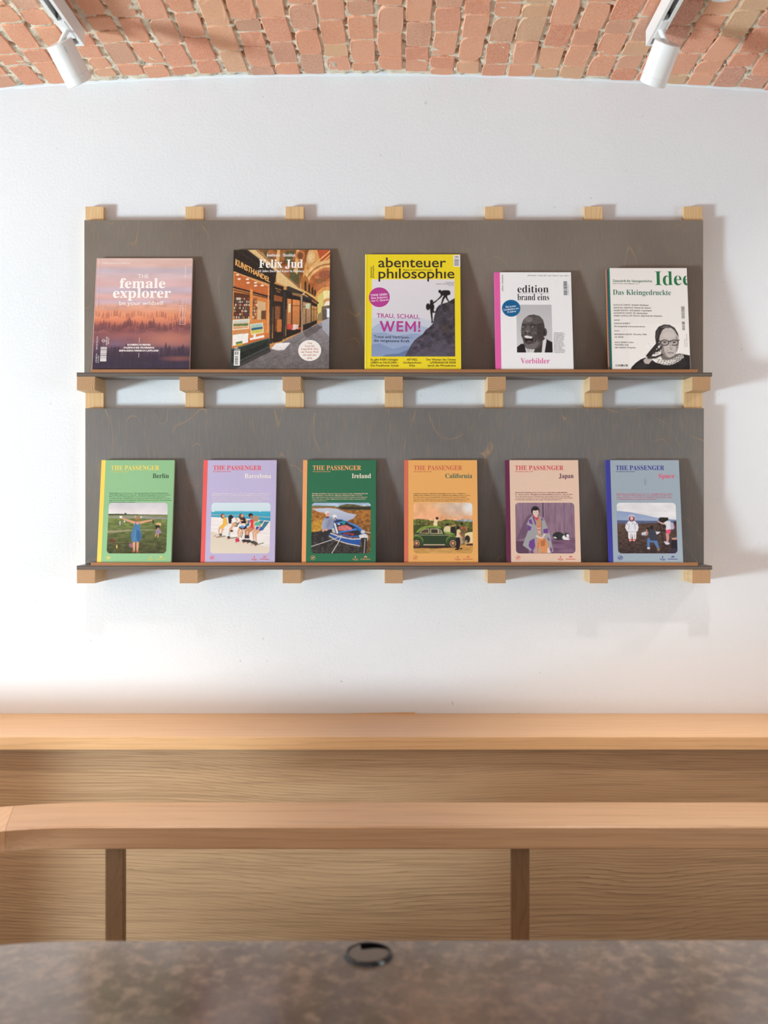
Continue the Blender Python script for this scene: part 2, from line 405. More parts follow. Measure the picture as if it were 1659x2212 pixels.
for ci in range(ncol):
    xc = BX0 + PITCH * (ci + 0.5)
    left = max(0.0, min(1.0, (-0.25 - xc) / 0.6))
    jt = 0.0070 + 0.0065 * left
    y = -0.001 - rng.uniform(0.0, 0.03) * (rng.random() < .5)
    first = True
    while y > BY0 + 0.04:
        ln = rng.choice([0.104, 0.108, 0.112, 0.116, 0.062, 0.068, 0.055, 0.106])
        if first and rng.random() < 0.6: ln = rng.uniform(0.035, 0.075)
        first = False
        if y - ln < BY0 - 0.02: break
        g = jt * rng.uniform(0.55, 1.0)
        w = PITCH - jt * rng.uniform(0.55, 1.3)
        x = xc + rng.uniform(-.0022, .0022)
        o = bpy.data.objects.new('brick', variants[rng.randrange(24)]); C.objects.link(o); o.parent = ceil
        o.location = (x, y - ln / 2, vault(x) - rng.uniform(0.0010, 0.0040))
        o.scale = (w * (1 if rng.random() < .5 else -1) * 1.0, (ln - g) * 1.0, 1)
        o.scale.x = abs(o.scale.x)
        o.rotation_euler = (rng.uniform(-.02, .02), vslope(x) * -1 + rng.uniform(-.03, .03), rng.uniform(-.035, .035))
        nbr += 1
        y -= ln
print('bricks', nbr)
# thin painted edge where wall meets vault
bm = bmesh.new(); pr = []
for i in range(91):
    x = BX0 + (BX1 - BX0) * i / 90
    z = vault(x) - rng.uniform(.0015, .0045)
    pr.append([bm.verts.new(p) for p in ((x, 0.0, z - .002), (x, -0.0022, z), (x, -.003, z + .008), (x, 0.0, z + .010))])
for a, b_ in zip(pr, pr[1:]):
    for i in range(3): bm.faces.new((a[i], b_[i], b_[i + 1], a[i + 1]))
bmesh.ops.recalc_face_normals(bm, faces=bm.faces)
tr = mesh_obj('trim_1', bm_mesh('trim_1', bm, True), M['wall']); tag(tr, 'ragged white paint line where the wall meets the vault', kind='structure')

# ------------------------------------------------------------------ wall panelling with ledge
LZ, LY = 0.854, -0.233
wp = empty('wall_panelling', (0, 0, 0)); tag(wp, 'oak wall panelling with a deep flat ledge under the magazine rack', 'panelling')
box('ledge_board', -1.6, 1.7, LY, -0.0005, LZ - 0.027, LZ, M['oak_ledge'], wp, 0.0012)
box('front_panel', -1.6, 1.7, LY + 0.016, LY + 0.036, 0.0, LZ - 0.0275, M['oak_panel'], wp)
bm = bmesh.new()
sv = [bm.verts.new(p) for p in ((-0.12, -0.001, LZ), (0.031, -0.001, LZ), (0.031, -0.001, LZ + .0030), (-0.12, -0.001, LZ + .0004), (-0.12, -0.008, LZ), (0.031, -0.008, LZ), (0.031, -0.008, LZ + .0030), (-0.12, -0.008, LZ + .0004))]
for f_ in ((0, 1, 2, 3), (4, 7, 6, 5), (3, 2, 6, 7), (1, 5, 6, 2), (0, 3, 7, 4), (0, 4, 5, 1)): bm.faces.new([sv[i] for i in f_])
bmesh.ops.recalc_face_normals(bm, faces=bm.faces)
mesh_obj('wood_sliver', bm_mesh('wood_sliver', bm), M['oak_ledge'], wp)
box('added_shade_panel', -1.19, -1.165, -0.46, LY + 0.0155, 0.0, 0.80, M['oak_panel'], wp, 0.001)  # unseen panel added to shade the left end of the front panel

# ------------------------------------------------------------------ bench with curved back rail
bench = empty('curved_bench', (0.2, -0.65, 0)); tag(bench, 'oak bench whose slim back rail curves forward at the left', 'bench')
bo = (0.2, -0.65, 0)
RZ1, RTH = 0.777, 0.0407
CX, CYR, RI, RO = -0.57, -1.02, 0.45, 0.592      # arc centre, inner and outer radius (front Y -0.57, back Y -0.428)
def sweep(name, pts, mat, z0, z1, bev=0.003):
    """pts: list of (inner xy, outer xy) along the run"""
    bm = bmesh.new(); secs = []
    for (a, b_) in pts:
        dx, dy = b_[0] - a[0], b_[1] - a[1]; l = math.hypot(dx, dy); ux, uy = dx / l * bev, dy / l * bev
        prof = [(a[0], a[1], z0 + bev), (a[0], a[1], z1 - bev), (a[0] + ux, a[1] + uy, z1), (b_[0] - ux, b_[1] - uy, z1), (b_[0], b_[1], z1 - bev), (b_[0], b_[1], z0 + bev), (b_[0] - ux, b_[1] - uy, z0), (a[0] + ux, a[1] + uy, z0)]
        secs.append([bm.verts.new((p[0] - bo[0], p[1] - bo[1], p[2])) for p in prof])
    for s, t in zip(secs, secs[1:]):
        for i in range(8): bm.faces.new((s[i], s[(i + 1) % 8], t[(i + 1) % 8], t[i]))
    bm.faces.new(secs[0]); bm.faces.new(secs[-1][::-1])
    bmesh.ops.recalc_face_normals(bm, faces=bm.faces)
    return mesh_obj(name, bm_mesh(name, bm), mat, bench)
def arc(t0, t1, n):
    r = []
    for i in range(n + 1):
        t = math.radians(t0 + (t1 - t0) * i / n)
        r.append(((CX - RI * math.sin(t), CYR + RI * math.cos(t)), (CX - RO * math.sin(t), CYR + RO * math.cos(t))))
    return r
run = [((1.55, CYR + RI), (1.55, CYR + RO)), ((0.4, CYR + RI), (0.4, CYR + RO))] + arc(0, 15.5, 6)
sweep('back_rail', run, M['oak_rail'], RZ1 - RTH, RZ1)
sweep('corner_rail', arc(15.55, 90, 24) + [((CX - RI, CYR - 0.66), (CX - RO, CYR - 0.66))], M['oak_corner'], RZ1 - RTH, RZ1)
for x0 in (-0.527, 0.195, 0.917):
    box('post', x0, x0 + 0.032, -0.552, -0.531, 0.46, RZ1 - RTH, M['oak_chairpost'], bench, 0.0016, bo)
box('seat', -1.0, 1.55, -1.02, -0.52, 0.42, 0.46, M['oak_rail'], bench, 0.003, bo)
for x0 in (-0.9, 0.3, 1.3):
    box('leg', x0, x0 + 0.04, -0.95, -0.56, 0.0, 0.42, M['oak_chairpost'], bench, 0.002, bo)
box('added_light_block', -1.10, -1.075, -1.68, -0.80, 0.0, RZ1 - RTH, M['oak_panel'], bench, 0.002, bo)  # unseen board added to keep the left daylight off the rail front

# ------------------------------------------------------------------ table
TZ = 0.74
table = empty('table', (0.15, -1.3, 0)); tag(table, 'mottled grey brown table with a rounded corner in the blurred foreground', 'table')
to = (0.15, -1.3, 0)
outl = []
TX0, TX1, TY0, TY1, TR = -0.93, 1.35, -1.72, -0.94, 0.49
for i in range(25):
    t = math.radians(90 * i / 24); outl.append((TX0 + TR - TR * math.sin(t), TY1 - TR + TR * math.cos(t)))
outl += [(TX0, TY0 + 0.03), (TX0 + 0.03, TY0), (TX1, TY0), (TX1, TY1 + 0.006)]
bm = bmesh.new()
vs_ = [bm.verts.new((x - to[0], y - to[1], TZ)) for x, y in outl]
f = bm.faces.new(vs_); bm.normal_update()
if f.normal.z < 0: bmesh.ops.reverse_faces(bm, faces=[f])
r = bmesh.ops.extrude_face_region(bm, geom=[f])
for g in r['geom']:
    if isinstance(g, bmesh.types.BMVert): g.co.z -= 0.03
bmesh.ops.recalc_face_normals(bm, faces=bm.faces)
bmesh.ops.bevel(bm, geom=[e for e in bm.edges if all(abs(v.co.z - TZ) < 1e-6 for v in e.verts)], offset=0.002, segments=2, affect='EDGES')
mesh_obj('tabletop', bm_mesh('tabletop', bm), M['stone'], table)
for lx, ly in ((-0.55, -1.5), (1.0, -1.5), (-0.45, -1.2), (1.0, -1.2)):
    box('leg', lx - .025, lx + .025, ly - .025, ly + .025, 0, TZ - 0.03, M['oak_chairpost'], table, 0.002, to)
def lathe(name, prof, mat, parent, loc, n=48, rot=(0, 0, 0), smooth=True):
    bm = bmesh.new(); rings = []
    for rr, z in prof:
        rings.append([bm.verts.new((rr * math.cos(2 * math.pi * i / n), rr * math.sin(2 * math.pi * i / n), z)) for i in range(n)] if rr > 1e-6 else [bm.verts.new((0, 0, z))])
    for a, b_ in zip(rings, rings[1:]):
        for i in range(n):
            q = [a[i % len(a)], a[(i + 1) % n % len(a)], b_[(i + 1) % n % len(b_)], b_[i % len(b_)]]
            u = []
            for v in q:
                if v not in u: u.append(v)
            if len(u) > 2: bm.faces.new(u)
    bmesh.ops.recalc_face_normals(bm, faces=bm.faces)
    me = bm_mesh(name, bm, smooth)
    if smooth: me.set_sharp_from_angle(angle=math.radians(35))
    return mesh_obj(name, me, mat, parent, loc, rot)
gx, gy = -0.0446 - to[0], -(DW - 1.333) - to[1]
gr = lathe('cable_grommet', [(0.0270, 0.0003), (0.0270, 0.0052), (0.0290, 0.0060), (0.0315, 0.0045), (0.0328, 0.0003)], M['grommet'], table, (gx, gy, TZ))
gr['label'] = 'black plastic cable ring set in the tabletop'
lathe('shade_disc', [(0.0, 0.0006), (0.0270, 0.0006)], M['hole_shade'], gr, (0, 0, 0), 32)  # flat near-black disc, painted as the shade inside the opening
bm = bmesh.new()                                   # round cap with a cut-out at the back
cp = []
for i in range(64):
    t = 2 * math.pi * i / 64; x, y = 0.0262 * math.cos(t), 0.0262 * math.sin(t)
    if y > 0.010 and x > -0.012: y = 0.010 + 0.002 * math.sin(x * 160)
    cp.append((x, y))
lo = [bm.verts.new((x, y, 0.0012)) for x, y in cp]; hi = [bm.verts.new((x, y, 0.0048)) for x, y in cp]
for i in range(64): bm.faces.new((lo[i], lo[(i + 1) % 64], hi[(i + 1) % 64], hi[i]))
bm.faces.new(hi); bmesh.ops.recalc_face_normals(bm, faces=bm.faces)
mesh_obj('cap', bm_mesh('cap', bm), M['grommet_cap'], gr)

# ------------------------------------------------------------------ magazine rack
def X(px, d): return (px - PX) * (DW - d) / FPX
def Z(py, d): return EYE - (py - PY) * (DW - d) / FPX
rack = empty('magazine_rack', (-0.02, 0, 1.16)); tag(rack, 'wall rack with two dark plywood panels, two shelves and oak battens', 'magazine rack')
ro = (-0.02, 0, 1.16)
PT, BT, SD = 0.016, 0.026, 0.079           # post front, panel front, shelf front (distance from wall)
ZB = {'up': 1.6380, 'low': 1.2030}         # shelf board tops
BH, KH = 0.0089, 0.0308
post_x = [X(p, PT) for p in (204, 420, 636.5, 851, 1067.5, 1282, 1497.5)]
for x in post_x:
    box('batten', x - .0212, x + .0212, -PT, -0.0002, ZB['low'] - BH - KH, Z(446, PT), M['oak_post'], rack, 0.0008, ro)
for k in ('up', 'low'):
    z1 = ZB[k] - BH
    for x in post_x:
        box('bracket', x - .0206, x + .0206, -SD + .0006, -PT - .0001, z1 - KH, z1 - .0001, [M['oak_bracket'], M['end']], rack, 0.0007, ro, True)
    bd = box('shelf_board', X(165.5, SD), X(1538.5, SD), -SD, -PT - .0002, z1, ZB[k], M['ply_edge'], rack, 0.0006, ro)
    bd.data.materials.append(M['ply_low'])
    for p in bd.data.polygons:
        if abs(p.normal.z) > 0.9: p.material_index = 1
    box('lip', X(197, .076), X(1507, .076), -.0782, -.0742, ZB[k], ZB[k] + .0072, M['oak_lip'], rack, 0.0006, ro)
p1 = box('back_panel', X(182, BT), X(1519, BT), -BT, -PT - .0001, ZB['up'] + .0001, Z(475.5, BT), M['ply_up'], rack, 0.0006, ro)
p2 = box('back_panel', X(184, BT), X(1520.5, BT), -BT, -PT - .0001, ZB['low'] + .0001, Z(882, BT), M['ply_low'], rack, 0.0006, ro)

# ------------------------------------------------------------------ printing: ink pictures and lettering
# serif and blackletter letters come from the mathematical alphabets of the built-in typeface
BOLD, FRAK = (0x1D400, 0x1D41A, 0x1D7CE), (0x1D56C, 0x1D586, None)
def remap(s, t):
    r = ''
    for c in s:
        if 'A' <= c <= 'Z': r += chr(t[0] + ord(c) - 65)
        elif 'a' <= c <= 'z': r += chr(t[1] + ord(c) - 97)
        elif '0' <= c <= '9' and t[2] and t is not BOLD: r += chr(t[2] + ord(c) - 48)
        else: r += c
    return r
STY = {'sans': (None, 0.0), 'sansh': (None, 0.008), 'sansb': (None, 0.0), 'serifb': (BOLD, 0.0), 'serifx': (BOLD, 0.008), 'serif': (BOLD, -0.0065), 'serifi': (BOLD, -0.0065), 'frak': (FRAK, 0.004)}
CAP = {'sans': 0.66, 'sansh': 0.67, 'sansb': 0.66, 'serifb': 0.68, 'serifx': 0.69, 'serif': 0.66, 'serifi': 0.66, 'frak': 0.68}
_tc = {}
def glyphs(s, style, res):
    key = (s, style, res)
    if key in _tc: return _tc[key]
    t, off = STY[style]
    cu = bpy.data.curves.new('type', 'FONT'); cu.body = remap(s, t) if t else s; cu.offset = off; cu.resolution_u = res
    if style == 'serifi': cu.shear = 0.28
    o = bpy.data.objects.new('type', cu); me = o.to_mesh()
    n = len(me.vertices); co = np.zeros(n * 3); me.vertices.foreach_get('co', co); co = co.reshape(-1, 3)[:, :2].copy()
    fs = [tuple(p.vertices) for p in me.polygons]
    o.to_mesh_clear(); bpy.data.objects.remove(o); bpy.data.curves.remove(cu)
    _tc[key] = (co, fs); return co, fs

class Ink:
    """flat print on a cover; user coordinates x right, y down in a frame (x0, y0, x1, y1) with optional slant k"""
    def __init__(s, frame, W, H, k=0.0, kw=0.0):
        s.f = frame; s.W, s.H, s.k, s.kw = W, H, k, kw; s.V = []; s.F = []; s.Cc = []; s.n = 0; s.layer = 0
    def uv(s, p):
        p = np.asarray(p, float); x0, y0, x1, y1 = s.f
        t = (p[:, 1] - y0); w = (x1 - x0) + s.kw * t
        u = (p[:, 0] - x0 - s.k * t) / w; v = t / (y1 - y0)
        return np.stack([u * s.W, s.H - v * s.H], 1)
    def add(s, pts, faces, col, raw=False):
        q = pts if raw else s.uv(pts)
        lay = np.full((len(q), 1), 0.000003 * s.layer)
        s.V.append(np.hstack([q, lay])); s.F += [tuple(i + s.n for i in f) for f in faces]
        s.Cc += [tuple(lin(col)) + (1.0,)] * len(q); s.n += len(q); 
    def poly(s, pts, col):
        s.layer += 1; s.add(pts, [tuple(range(len(pts)))], col)
    def rect(s, x0, y0, x1, y1, col): s.poly([(x0, y0), (x1, y0), (x1, y1), (x0, y1)], col)
    def ell(s, cx, cy, rx, ry, col, n=40):
        s.poly([(cx + rx * math.cos(2 * math.pi * i / n), cy + ry * math.sin(2 * math.pi * i / n)) for i in range(n)], col)
    def ring(s, cx, cy, r, w, col, n=32, ry=None):
        ry = ry or r; s.layer += 1; P = []; F = []
        for i in range(n):
            c, d = math.cos(2 * math.pi * i / n), math.sin(2 * math.pi * i / n)
            P += [(cx + r * c, cy + ry * d), (cx + (r - w) * c, cy + (ry - w) * d)]
            j = (i + 1) % n; F.append((2 * i, 2 * j, 2 * j + 1, 2 * i + 1))
        s.add(P, F, col)
    def text(s, t, x, y, h, col, style='sans', width=None, align='l', rot=0.0, clip=None, res=None, quad=None, slope=0.0):
        """baseline at (x, y), cap height h, width fitted when given"""
        if style == 'sansb':                      # bold: the same letters struck three times
            for k in (-1, 0, 1): s.text(t, x + k * h * 0.04, y, h, col, 'sansh', width, align, rot, clip, res, None if quad is None else [(q[0] + k * h * 0.04, q[1]) for q in quad], slope)
            return
        co, fs = glyphs(t, style, res if res is not None else (1 if h < 25 else 3))
        if len(co) == 0: return
        sc = h / CAP[style]
        a = co.copy(); mn, mx = a[:, 0].min(), a[:, 0].max(); a[:, 0] -= mn; w = mx - mn
        if quad:
            (TL, TRi, BR, BL) = [np.array(q, float) for q in quad]
            uu = (a[:, 0] / w)[:, None]; vv2 = (a[:, 1] / CAP[style])[:, None]
            p = (BL + (BR - BL) * uu) * (1 - vv2) + (TL + (TRi - TL) * uu) * vv2
        else:
            sx = width / w if width else sc
            ww = w * sx
            a[:, 0] *= sx; a[:, 1] *= -sc
            if align == 'c': a[:, 0] -= ww / 2
            if align == 'r': a[:, 0] -= ww
            if slope: a[:, 1] += a[:, 0] * slope
            if rot:
                c, d = math.cos(math.radians(rot)), math.sin(math.radians(rot))
                a = np.stack([a[:, 0] * c + a[:, 1] * d, -a[:, 0] * d + a[:, 1] * c], 1)
            p = a + np.array([x, y])
        if clip is not None: p[:, 0] = np.minimum(p[:, 0], clip)
        s.layer += 1; s.add(p, fs, col)
    def bars(s, x0, y0, x1, y1, col, vertical=False, seed=1, n=26):
        r = random.Random(seed); t = 0.0; tot = []
        while len(tot) < n: tot.append((r.choice([1, 1, 2, 3]), r.choice([1, 1, 2])))
        sm = sum(a + b for a, b in tot); s.layer += 1
        for a, b_ in tot:
            p, q = t / sm, (t + a) / sm; t += a + b_
            if vertical: P = [(x0, y0 + (y1 - y0) * p), (x1, y0 + (y1 - y0) * p), (x1, y0 + (y1 - y0) * q), (x0, y0 + (y1 - y0) * q)]
            else: P = [(x0 + (x1 - x0) * p, y0), (x0 + (x1 - x0) * q, y0), (x0 + (x1 - x0) * q, y1), (x0 + (x1 - x0) * p, y1)]
            s.add(P, [(0, 1, 2, 3)], col)
    def build(s, name, parent, loc):
        V = np.vstack(s.V); me = bpy.data.meshes.new(name)
        me.from_pydata([(float(a), -float(c), float(b_)) for a, b_, c in V], [], s.F)
        at = me.color_attributes.new('ink', 'FLOAT_COLOR', 'POINT')
        at.data.foreach_set('color', np.array(s.Cc, dtype=np.float32).ravel())
        # all ink faces the reader
        bm = bmesh.new(); bm.from_mesh(me)
        bm.normal_update()
        bmesh.ops.reverse_faces(bm, faces=[f for f in bm.faces if f.normal.y > 0]); bm.to_mesh(me); bm.free()
        return mesh_obj(name, me, M['print'], parent, loc)

def vnoise(h, w, cy, cx, seed, octv=3, pers=0.5):
    out = np.zeros((h, w)); amp = 1.0; tot = 0.0
    for o in range(octv):
        r = np.random.RandomState(seed + o * 17); gy, gx_ = int(cy * 2 ** o) + 2, int(cx * 2 ** o) + 2
        g = r.rand(gy + 1, gx_ + 1)
        yy = np.linspace(0, gy - 1.001, h); xx = np.linspace(0, gx_ - 1.001, w)
        iy, ix = yy.astype(int), xx.astype(int); fy, fx = (yy - iy)[:, None], (xx - ix)[None]
        fy, fx = fy * fy * (3 - 2 * fy), fx * fx * (3 - 2 * fx)
        a = g[iy][:, ix] * (1 - fx) + g[iy][:, ix + 1] * fx; b_ = g[iy + 1][:, ix] * (1 - fx) + g[iy + 1][:, ix + 1] * fx
        out += amp * (a * (1 - fy) + b_ * fy); tot += amp; amp *= pers
    return out / tot - 0.5

class Pic:
    """a printed photograph, painted cell by cell and laid out as a fine coloured mesh"""
    def __init__(s, w, h, frame, k=0.0, ss=3, kw=0.0):
        s.w, s.h, s.ss, s.f, s.k, s.kw = w, h, ss, frame, k, kw
        s.a = np.zeros((h * ss, w * ss, 3)); s.HH, s.WW = h * ss, w * ss
    def P(s, pts):
        p = np.asarray(pts, float); x0, y0, x1, y1 = s.f; t = p[:, 1] - y0
        return np.stack([(p[:, 0] - x0 - s.k * t) / ((x1 - x0) + s.kw * t) * s.WW, t / (y1 - y0) * s.HH], 1)
    def mask(s, pts):
        p = s.P(pts); y0 = max(0, int(p[:, 1].min())); y1 = min(s.HH, int(p[:, 1].max()) + 2)
        x0 = max(0, int(p[:, 0].min())); x1 = min(s.WW, int(p[:, 0].max()) + 2)
        if y1 <= y0 or x1 <= x0: return None
        Y, Xx = np.mgrid[y0:y1, x0:x1]; Y = Y + .5; Xx = Xx + .5; ins = np.zeros(Y.shape, bool)
        for (ax, ay), (bx, by) in zip(p, np.roll(p, -1, 0)):
            if ay == by: continue
            c = ((ay > Y) != (by > Y)) & (Xx < (bx - ax) * (Y - ay) / (by - ay) + ax); ins ^= c
        return (slice(y0, y1), slice(x0, x1)), ins
    def poly(s, pts, col, alpha=1.0):
        m = s.mask(pts)
        if m is None: return
        sl, ins = m; r = s.a[sl]; r[ins] = r[ins] * (1 - alpha) + np.array(col, float) * alpha
    def gpoly(s, pts, c0, c1, horiz=False):
        m = s.mask(pts)
        if m is None: return
        sl, ins = m; h, w = ins.shape
        t = np.broadcast_to(np.linspace(0, 1, w)[None, :, None] if horiz else np.linspace(0, 1, h)[:, None, None], (h, w, 1))
        g = np.array(c0, float) * (1 - t) + np.array(c1, float) * t; s.a[sl][ins] = g[ins]
    def npoly(s, pts, amp, cy, cx, seed, tint=(1, 1, 1), octv=3):
        m = s.mask(pts)
        if m is None: return
        sl, ins = m; n = vnoise(s.HH, s.WW, cy, cx, seed, octv)[sl][..., None] * amp * 2 * np.array(tint); r = s.a[sl]; r[ins] += n[ins]
    def rect(s, x0, y0, x1, y1, col, alpha=1.0): s.poly([(x0, y0), (x1, y0), (x1, y1), (x0, y1)], col, alpha)
    def ell(s, cx, cy, rx, ry, col, alpha=1.0, rot=0, n=28):
        c, d = math.cos(math.radians(rot)), math.sin(math.radians(rot))
        s.poly([(cx + rx * math.cos(t) * c - ry * math.sin(t) * d, cy + rx * math.cos(t) * d + ry * math.sin(t) * c) for t in [2 * math.pi * i / n for i in range(n)]], col, alpha)
    def glow(s, cx, cy, rx, ry, col, alpha=1.0, n=8):
        for i in range(n): s.ell(cx, cy, rx * (1 - i / n), ry * (1 - i / n), col, alpha / n * 1.6)
    def line(s, pts, w, col, alpha=1.0):
        for (a, b_) in zip(pts, pts[1:]):
            dx, dy = b_[0] - a[0], b_[1] - a[1]; l = math.hypot(dx, dy) or 1; nx_, ny_ = -dy / l * w / 2, dx / l * w / 2
            s.poly([(a[0] + nx_, a[1] + ny_), (b_[0] + nx_, b_[1] + ny_), (b_[0] - nx_, b_[1] - ny_), (a[0] - nx_, a[1] - ny_)], col, alpha)
    def limb(s, pts, ws, col):
        for (a, b_, w0, w1) in zip(pts, pts[1:], ws, ws[1:]):
            dx, dy = b_[0] - a[0], b_[1] - a[1]; l = math.hypot(dx, dy) or 1; nx_, ny_ = -dy / l / 2, dx / l / 2
            s.poly([(a[0] + nx_ * w0, a[1] + ny_ * w0), (b_[0] + nx_ * w1, b_[1] + ny_ * w1), (b_[0] - nx_ * w1, b_[1] - ny_ * w1), (a[0] - nx_ * w0, a[1] - ny_ * w0)], col)
            s.ell(b_[0], b_[1], w1 / 2, w1 / 2, col)
    def full(s): x0, y0, x1, y1 = s.f; e = 400; return [(x0 - e, y0 - 5), (x1 + e, y0 - 5), (x1 + e, y1 + 5), (x0 - e, y1 + 5)]
    def build(s, name, parent, W, H, loc, round_=0.0, bg=(255, 255, 255)):
        a = np.clip(s.a, 0, 255)
        if round_:
            Y, Xx = np.mgrid[0:s.HH, 0:s.WW]; u = (Xx + .5) / s.WW * W; v = (Y + .5) / s.HH * H
            qx = np.maximum(np.abs(u - W / 2) - (W / 2 - round_), 0); qy = np.maximum(np.abs(v - H / 2) - (H / 2 - round_), 0)
            a[np.hypot(qx, qy) > round_] = bg
        lnr = lin(a).reshape(s.h, s.ss, s.w, s.ss, 3).mean(axis=(1, 3))
        me = bpy.data.meshes.new(name); w, h = s.w, s.h
        xs = np.linspace(0, W, w); zs = np.linspace(H, 0, h)
        co = np.zeros((h, w, 3)); co[..., 0] = xs[None]; co[..., 2] = zs[:, None]
        idx = np.arange(w * h).reshape(h, w)
        fc = np.stack([idx[1:, :-1], idx[1:, 1:], idx[:-1, 1:], idx[:-1, :-1]], -1).reshape(-1, 4)
        me.vertices.add(w * h); me.vertices.foreach_set('co', co.ravel())
        me.loops.add(len(fc) * 4); me.loops.foreach_set('vertex_index', fc.ravel().astype(np.int32))
        me.polygons.add(len(fc)); me.polygons.foreach_set('loop_start', np.arange(0, len(fc) * 4, 4, dtype=np.int32))
        me.update(calc_edges=True)
        at = me.color_attributes.new('ink', 'FLOAT_COLOR', 'POINT')
        c4 = np.ones((h * w, 4), np.float32); c4[:, :3] = lnr.reshape(-1, 3); at.data.foreach_set('color', c4.ravel())
        return mesh_obj(name, me, M['print'], parent, loc)

# ------------------------------------------------------------------ books
def make_book(name, label, cat, group, xl, W, H, T, shelf, cover_c, spine_c, front=0.0737, stack=None, behind=0.0, roll=0.0, ct=0.0006):
    """a book leaning on the panel, foot against the lip; parts carry local x right, z up, front face at y = -T"""
    zb = ZB[shelf] + 0.0002
    th = math.asin(max(0.02, (front - (stack or T) - BT - 0.0012)) / H)
    b = empty(name, (xl, -(front - behind / math.cos(th)) + T * math.cos(th), zb), (-th, roll, 0))
    tag(b, label, cat, group)
    box('page_block', 0.0012, W - 0.0012, -T + ct, -ct, 0.0008, H - 0.0012, M['paper'], b)
    cm = cover_mat(name + ' cover', cover_c); sm = cover_mat(name + ' spine', spine_c)
    fc = box('front_cover', 0.0012, W, -T, -T + ct, 0, H, cm, b)
    box('back_cover', 0.0012, W, -ct, 0, 0, H, cm, b)
    # rounded spine
    bm = bmesh.new(); pf = [(0.0012, -T), (0.0004, -T + 0.0006), (0.0, -T + 0.0014), (0.0, -0.0014), (0.0004, -0.0006), (0.0012, 0.0)]
    s0 = [bm.verts.new((x, y, 0.0)) for x, y in pf]; s1 = [bm.verts.new((x, y, H)) for x, y in pf]
    for i in range(5): bm.faces.new((s0[i], s0[i + 1], s1[i + 1], s1[i]))
    bm.faces.new(s0[::-1]); bm.faces.new(s1)
    bmesh.ops.recalc_face_normals(bm, faces=bm.faces)
    mesh_obj('spine', bm_mesh('spine', bm), sm, b)
    return b, fc
def on_cover(W, H, T, u0=0.0, v1=1.0, lift=0.00012, ct=0.0006):
    """local location, relative to the front cover's centre, of a print whose lower-left corner is at (u0, v1)"""
    return (u0 * W - (0.0012 + W) / 2, -ct / 2 - lift, (1 - v1) * H - H / 2)

# ------------------------------------------------------------------ the six travel paperbacks on the lower shelf
def pic_berlin():
    p = Pic(130, 108, (485, 822, 1300, 1505), -0.046); F = p.full(); r = random.Random(3)
    p.gpoly([(300, 820), (1400, 820), (1400, 992), (300, 992)], (206, 200, 204), (232, 222, 220)); p.npoly([(300, 820), (1400, 820), (1400, 990), (300, 990)], 14, 5, 4, 2)
    p.gpoly([(300, 985), (1400, 995), (1400, 1520), (300, 1520)], (120, 134, 72), (70, 70, 42))
    p.npoly([(300, 1000), (1400, 1000), (1400, 1520), (300, 1520)], 34, 40, 14, 5, (1, 1, .7), 4)
    p.poly([(300, 978), (620, 972), (800, 980), (1400, 988), (1400, 996), (300, 1002)], (78, 86, 62)); p.ell(715, 975, 16, 14, (62, 72, 50)); p.ell(540, 984, 60, 10, (74, 84, 52))
    p.poly([(300, 1008), (800, 1004), (1400, 1008), (1400, 1000), (800, 996), (300, 1000)], (162, 158, 104))
    p.poly([(300, 1012), (1000, 1008), (1400, 1030), (1400, 1052), (1000, 1038), (300, 1022)], (146, 140, 138))
    p.poly([(300, 1205), (620, 1195), (820, 1184), (1100, 1182), (1100, 1190), (830, 1196), (640, 1218), (300, 1246)], (168, 152, 126), .8)
    p.poly([(700, 1360), (930, 1345), (1020, 1400), (880, 1500), (700, 1490)], (60, 60, 36), .35)
    for (x, y) in ((640, 1085), (850, 1015), (930, 1018), (700, 1075)): p.ell(x, y, 9, 13, (220, 214, 210))
    p.ell(640, 1105, 10, 22, (176, 176, 196))
    p.ell(535, 1335, 45, 24, (104, 58, 46)); p.ell(790, 1395, 30, 30, (150, 100, 112)); p.rect(588, 1390, 604, 1435, (226, 180, 96))
    sk = (218, 156, 122)
    p.limb([(840, 1092), (760, 1068), (690, 1042), (645, 1022)], [34, 26, 20, 16], sk); p.limb([(905, 1095), (985, 1076), (1060, 1062), (1100, 1052)], [34, 26, 18, 14], sk)
    p.rect(634, 1003, 668, 1030, (236, 230, 226)); p.rect(1084, 1050, 1100, 1108, (40, 36, 38))
    p.poly([(825, 1080), (920, 1080), (915, 1120), (830, 1120)], sk)
    p.ell(873, 1040, 30, 36, (150, 104, 66)); p.ell(868, 1026, 24, 20, (176, 130, 84))
    p.poly([(842, 1100), (850, 1082), (866, 1116), (895, 1114), (906, 1086), (912, 1110), (916, 1170), (932, 1262), (926, 1325), (870, 1352), (812, 1350), (800, 1335), (788, 1250), (815, 1175)], (72, 122, 164))
    p.poly([(870, 1180), (925, 1230), (920, 1325), (880, 1345), (860, 1280)], (54, 98, 142)); p.line([(850, 1190), (835, 1330)], 6, (104, 152, 188))
    p.limb([(830, 1350), (828, 1420), (832, 1470)], [34, 30, 18], sk); p.limb([(878, 1350), (876, 1420), (874, 1470)], [34, 30, 18], sk); p.ell(824, 1474, 18, 12, (180, 96, 76)); p.ell(876, 1478, 18, 12, (180, 96, 76))
    p.ell(1150, 1108, 26, 18, (198, 160, 104)); p.ell(1180, 1115, 24, 22, (206, 176, 122)); p.poly([(1120, 1125), (1180, 1125), (1185, 1165), (1128, 1172)], (36, 32, 34)); p.limb([(1165, 1160), (1150, 1195)], [16, 12], sk)
    p.poly([(1125, 1185), (1185, 1180), (1208, 1225), (1160, 1245), (1128, 1240)], (150, 128, 150)); p.limb([(1135, 1240), (1122, 1275)], [14, 12], sk); p.limb([(1160, 1240), (1158, 1285)], [14, 12], sk)
    return p
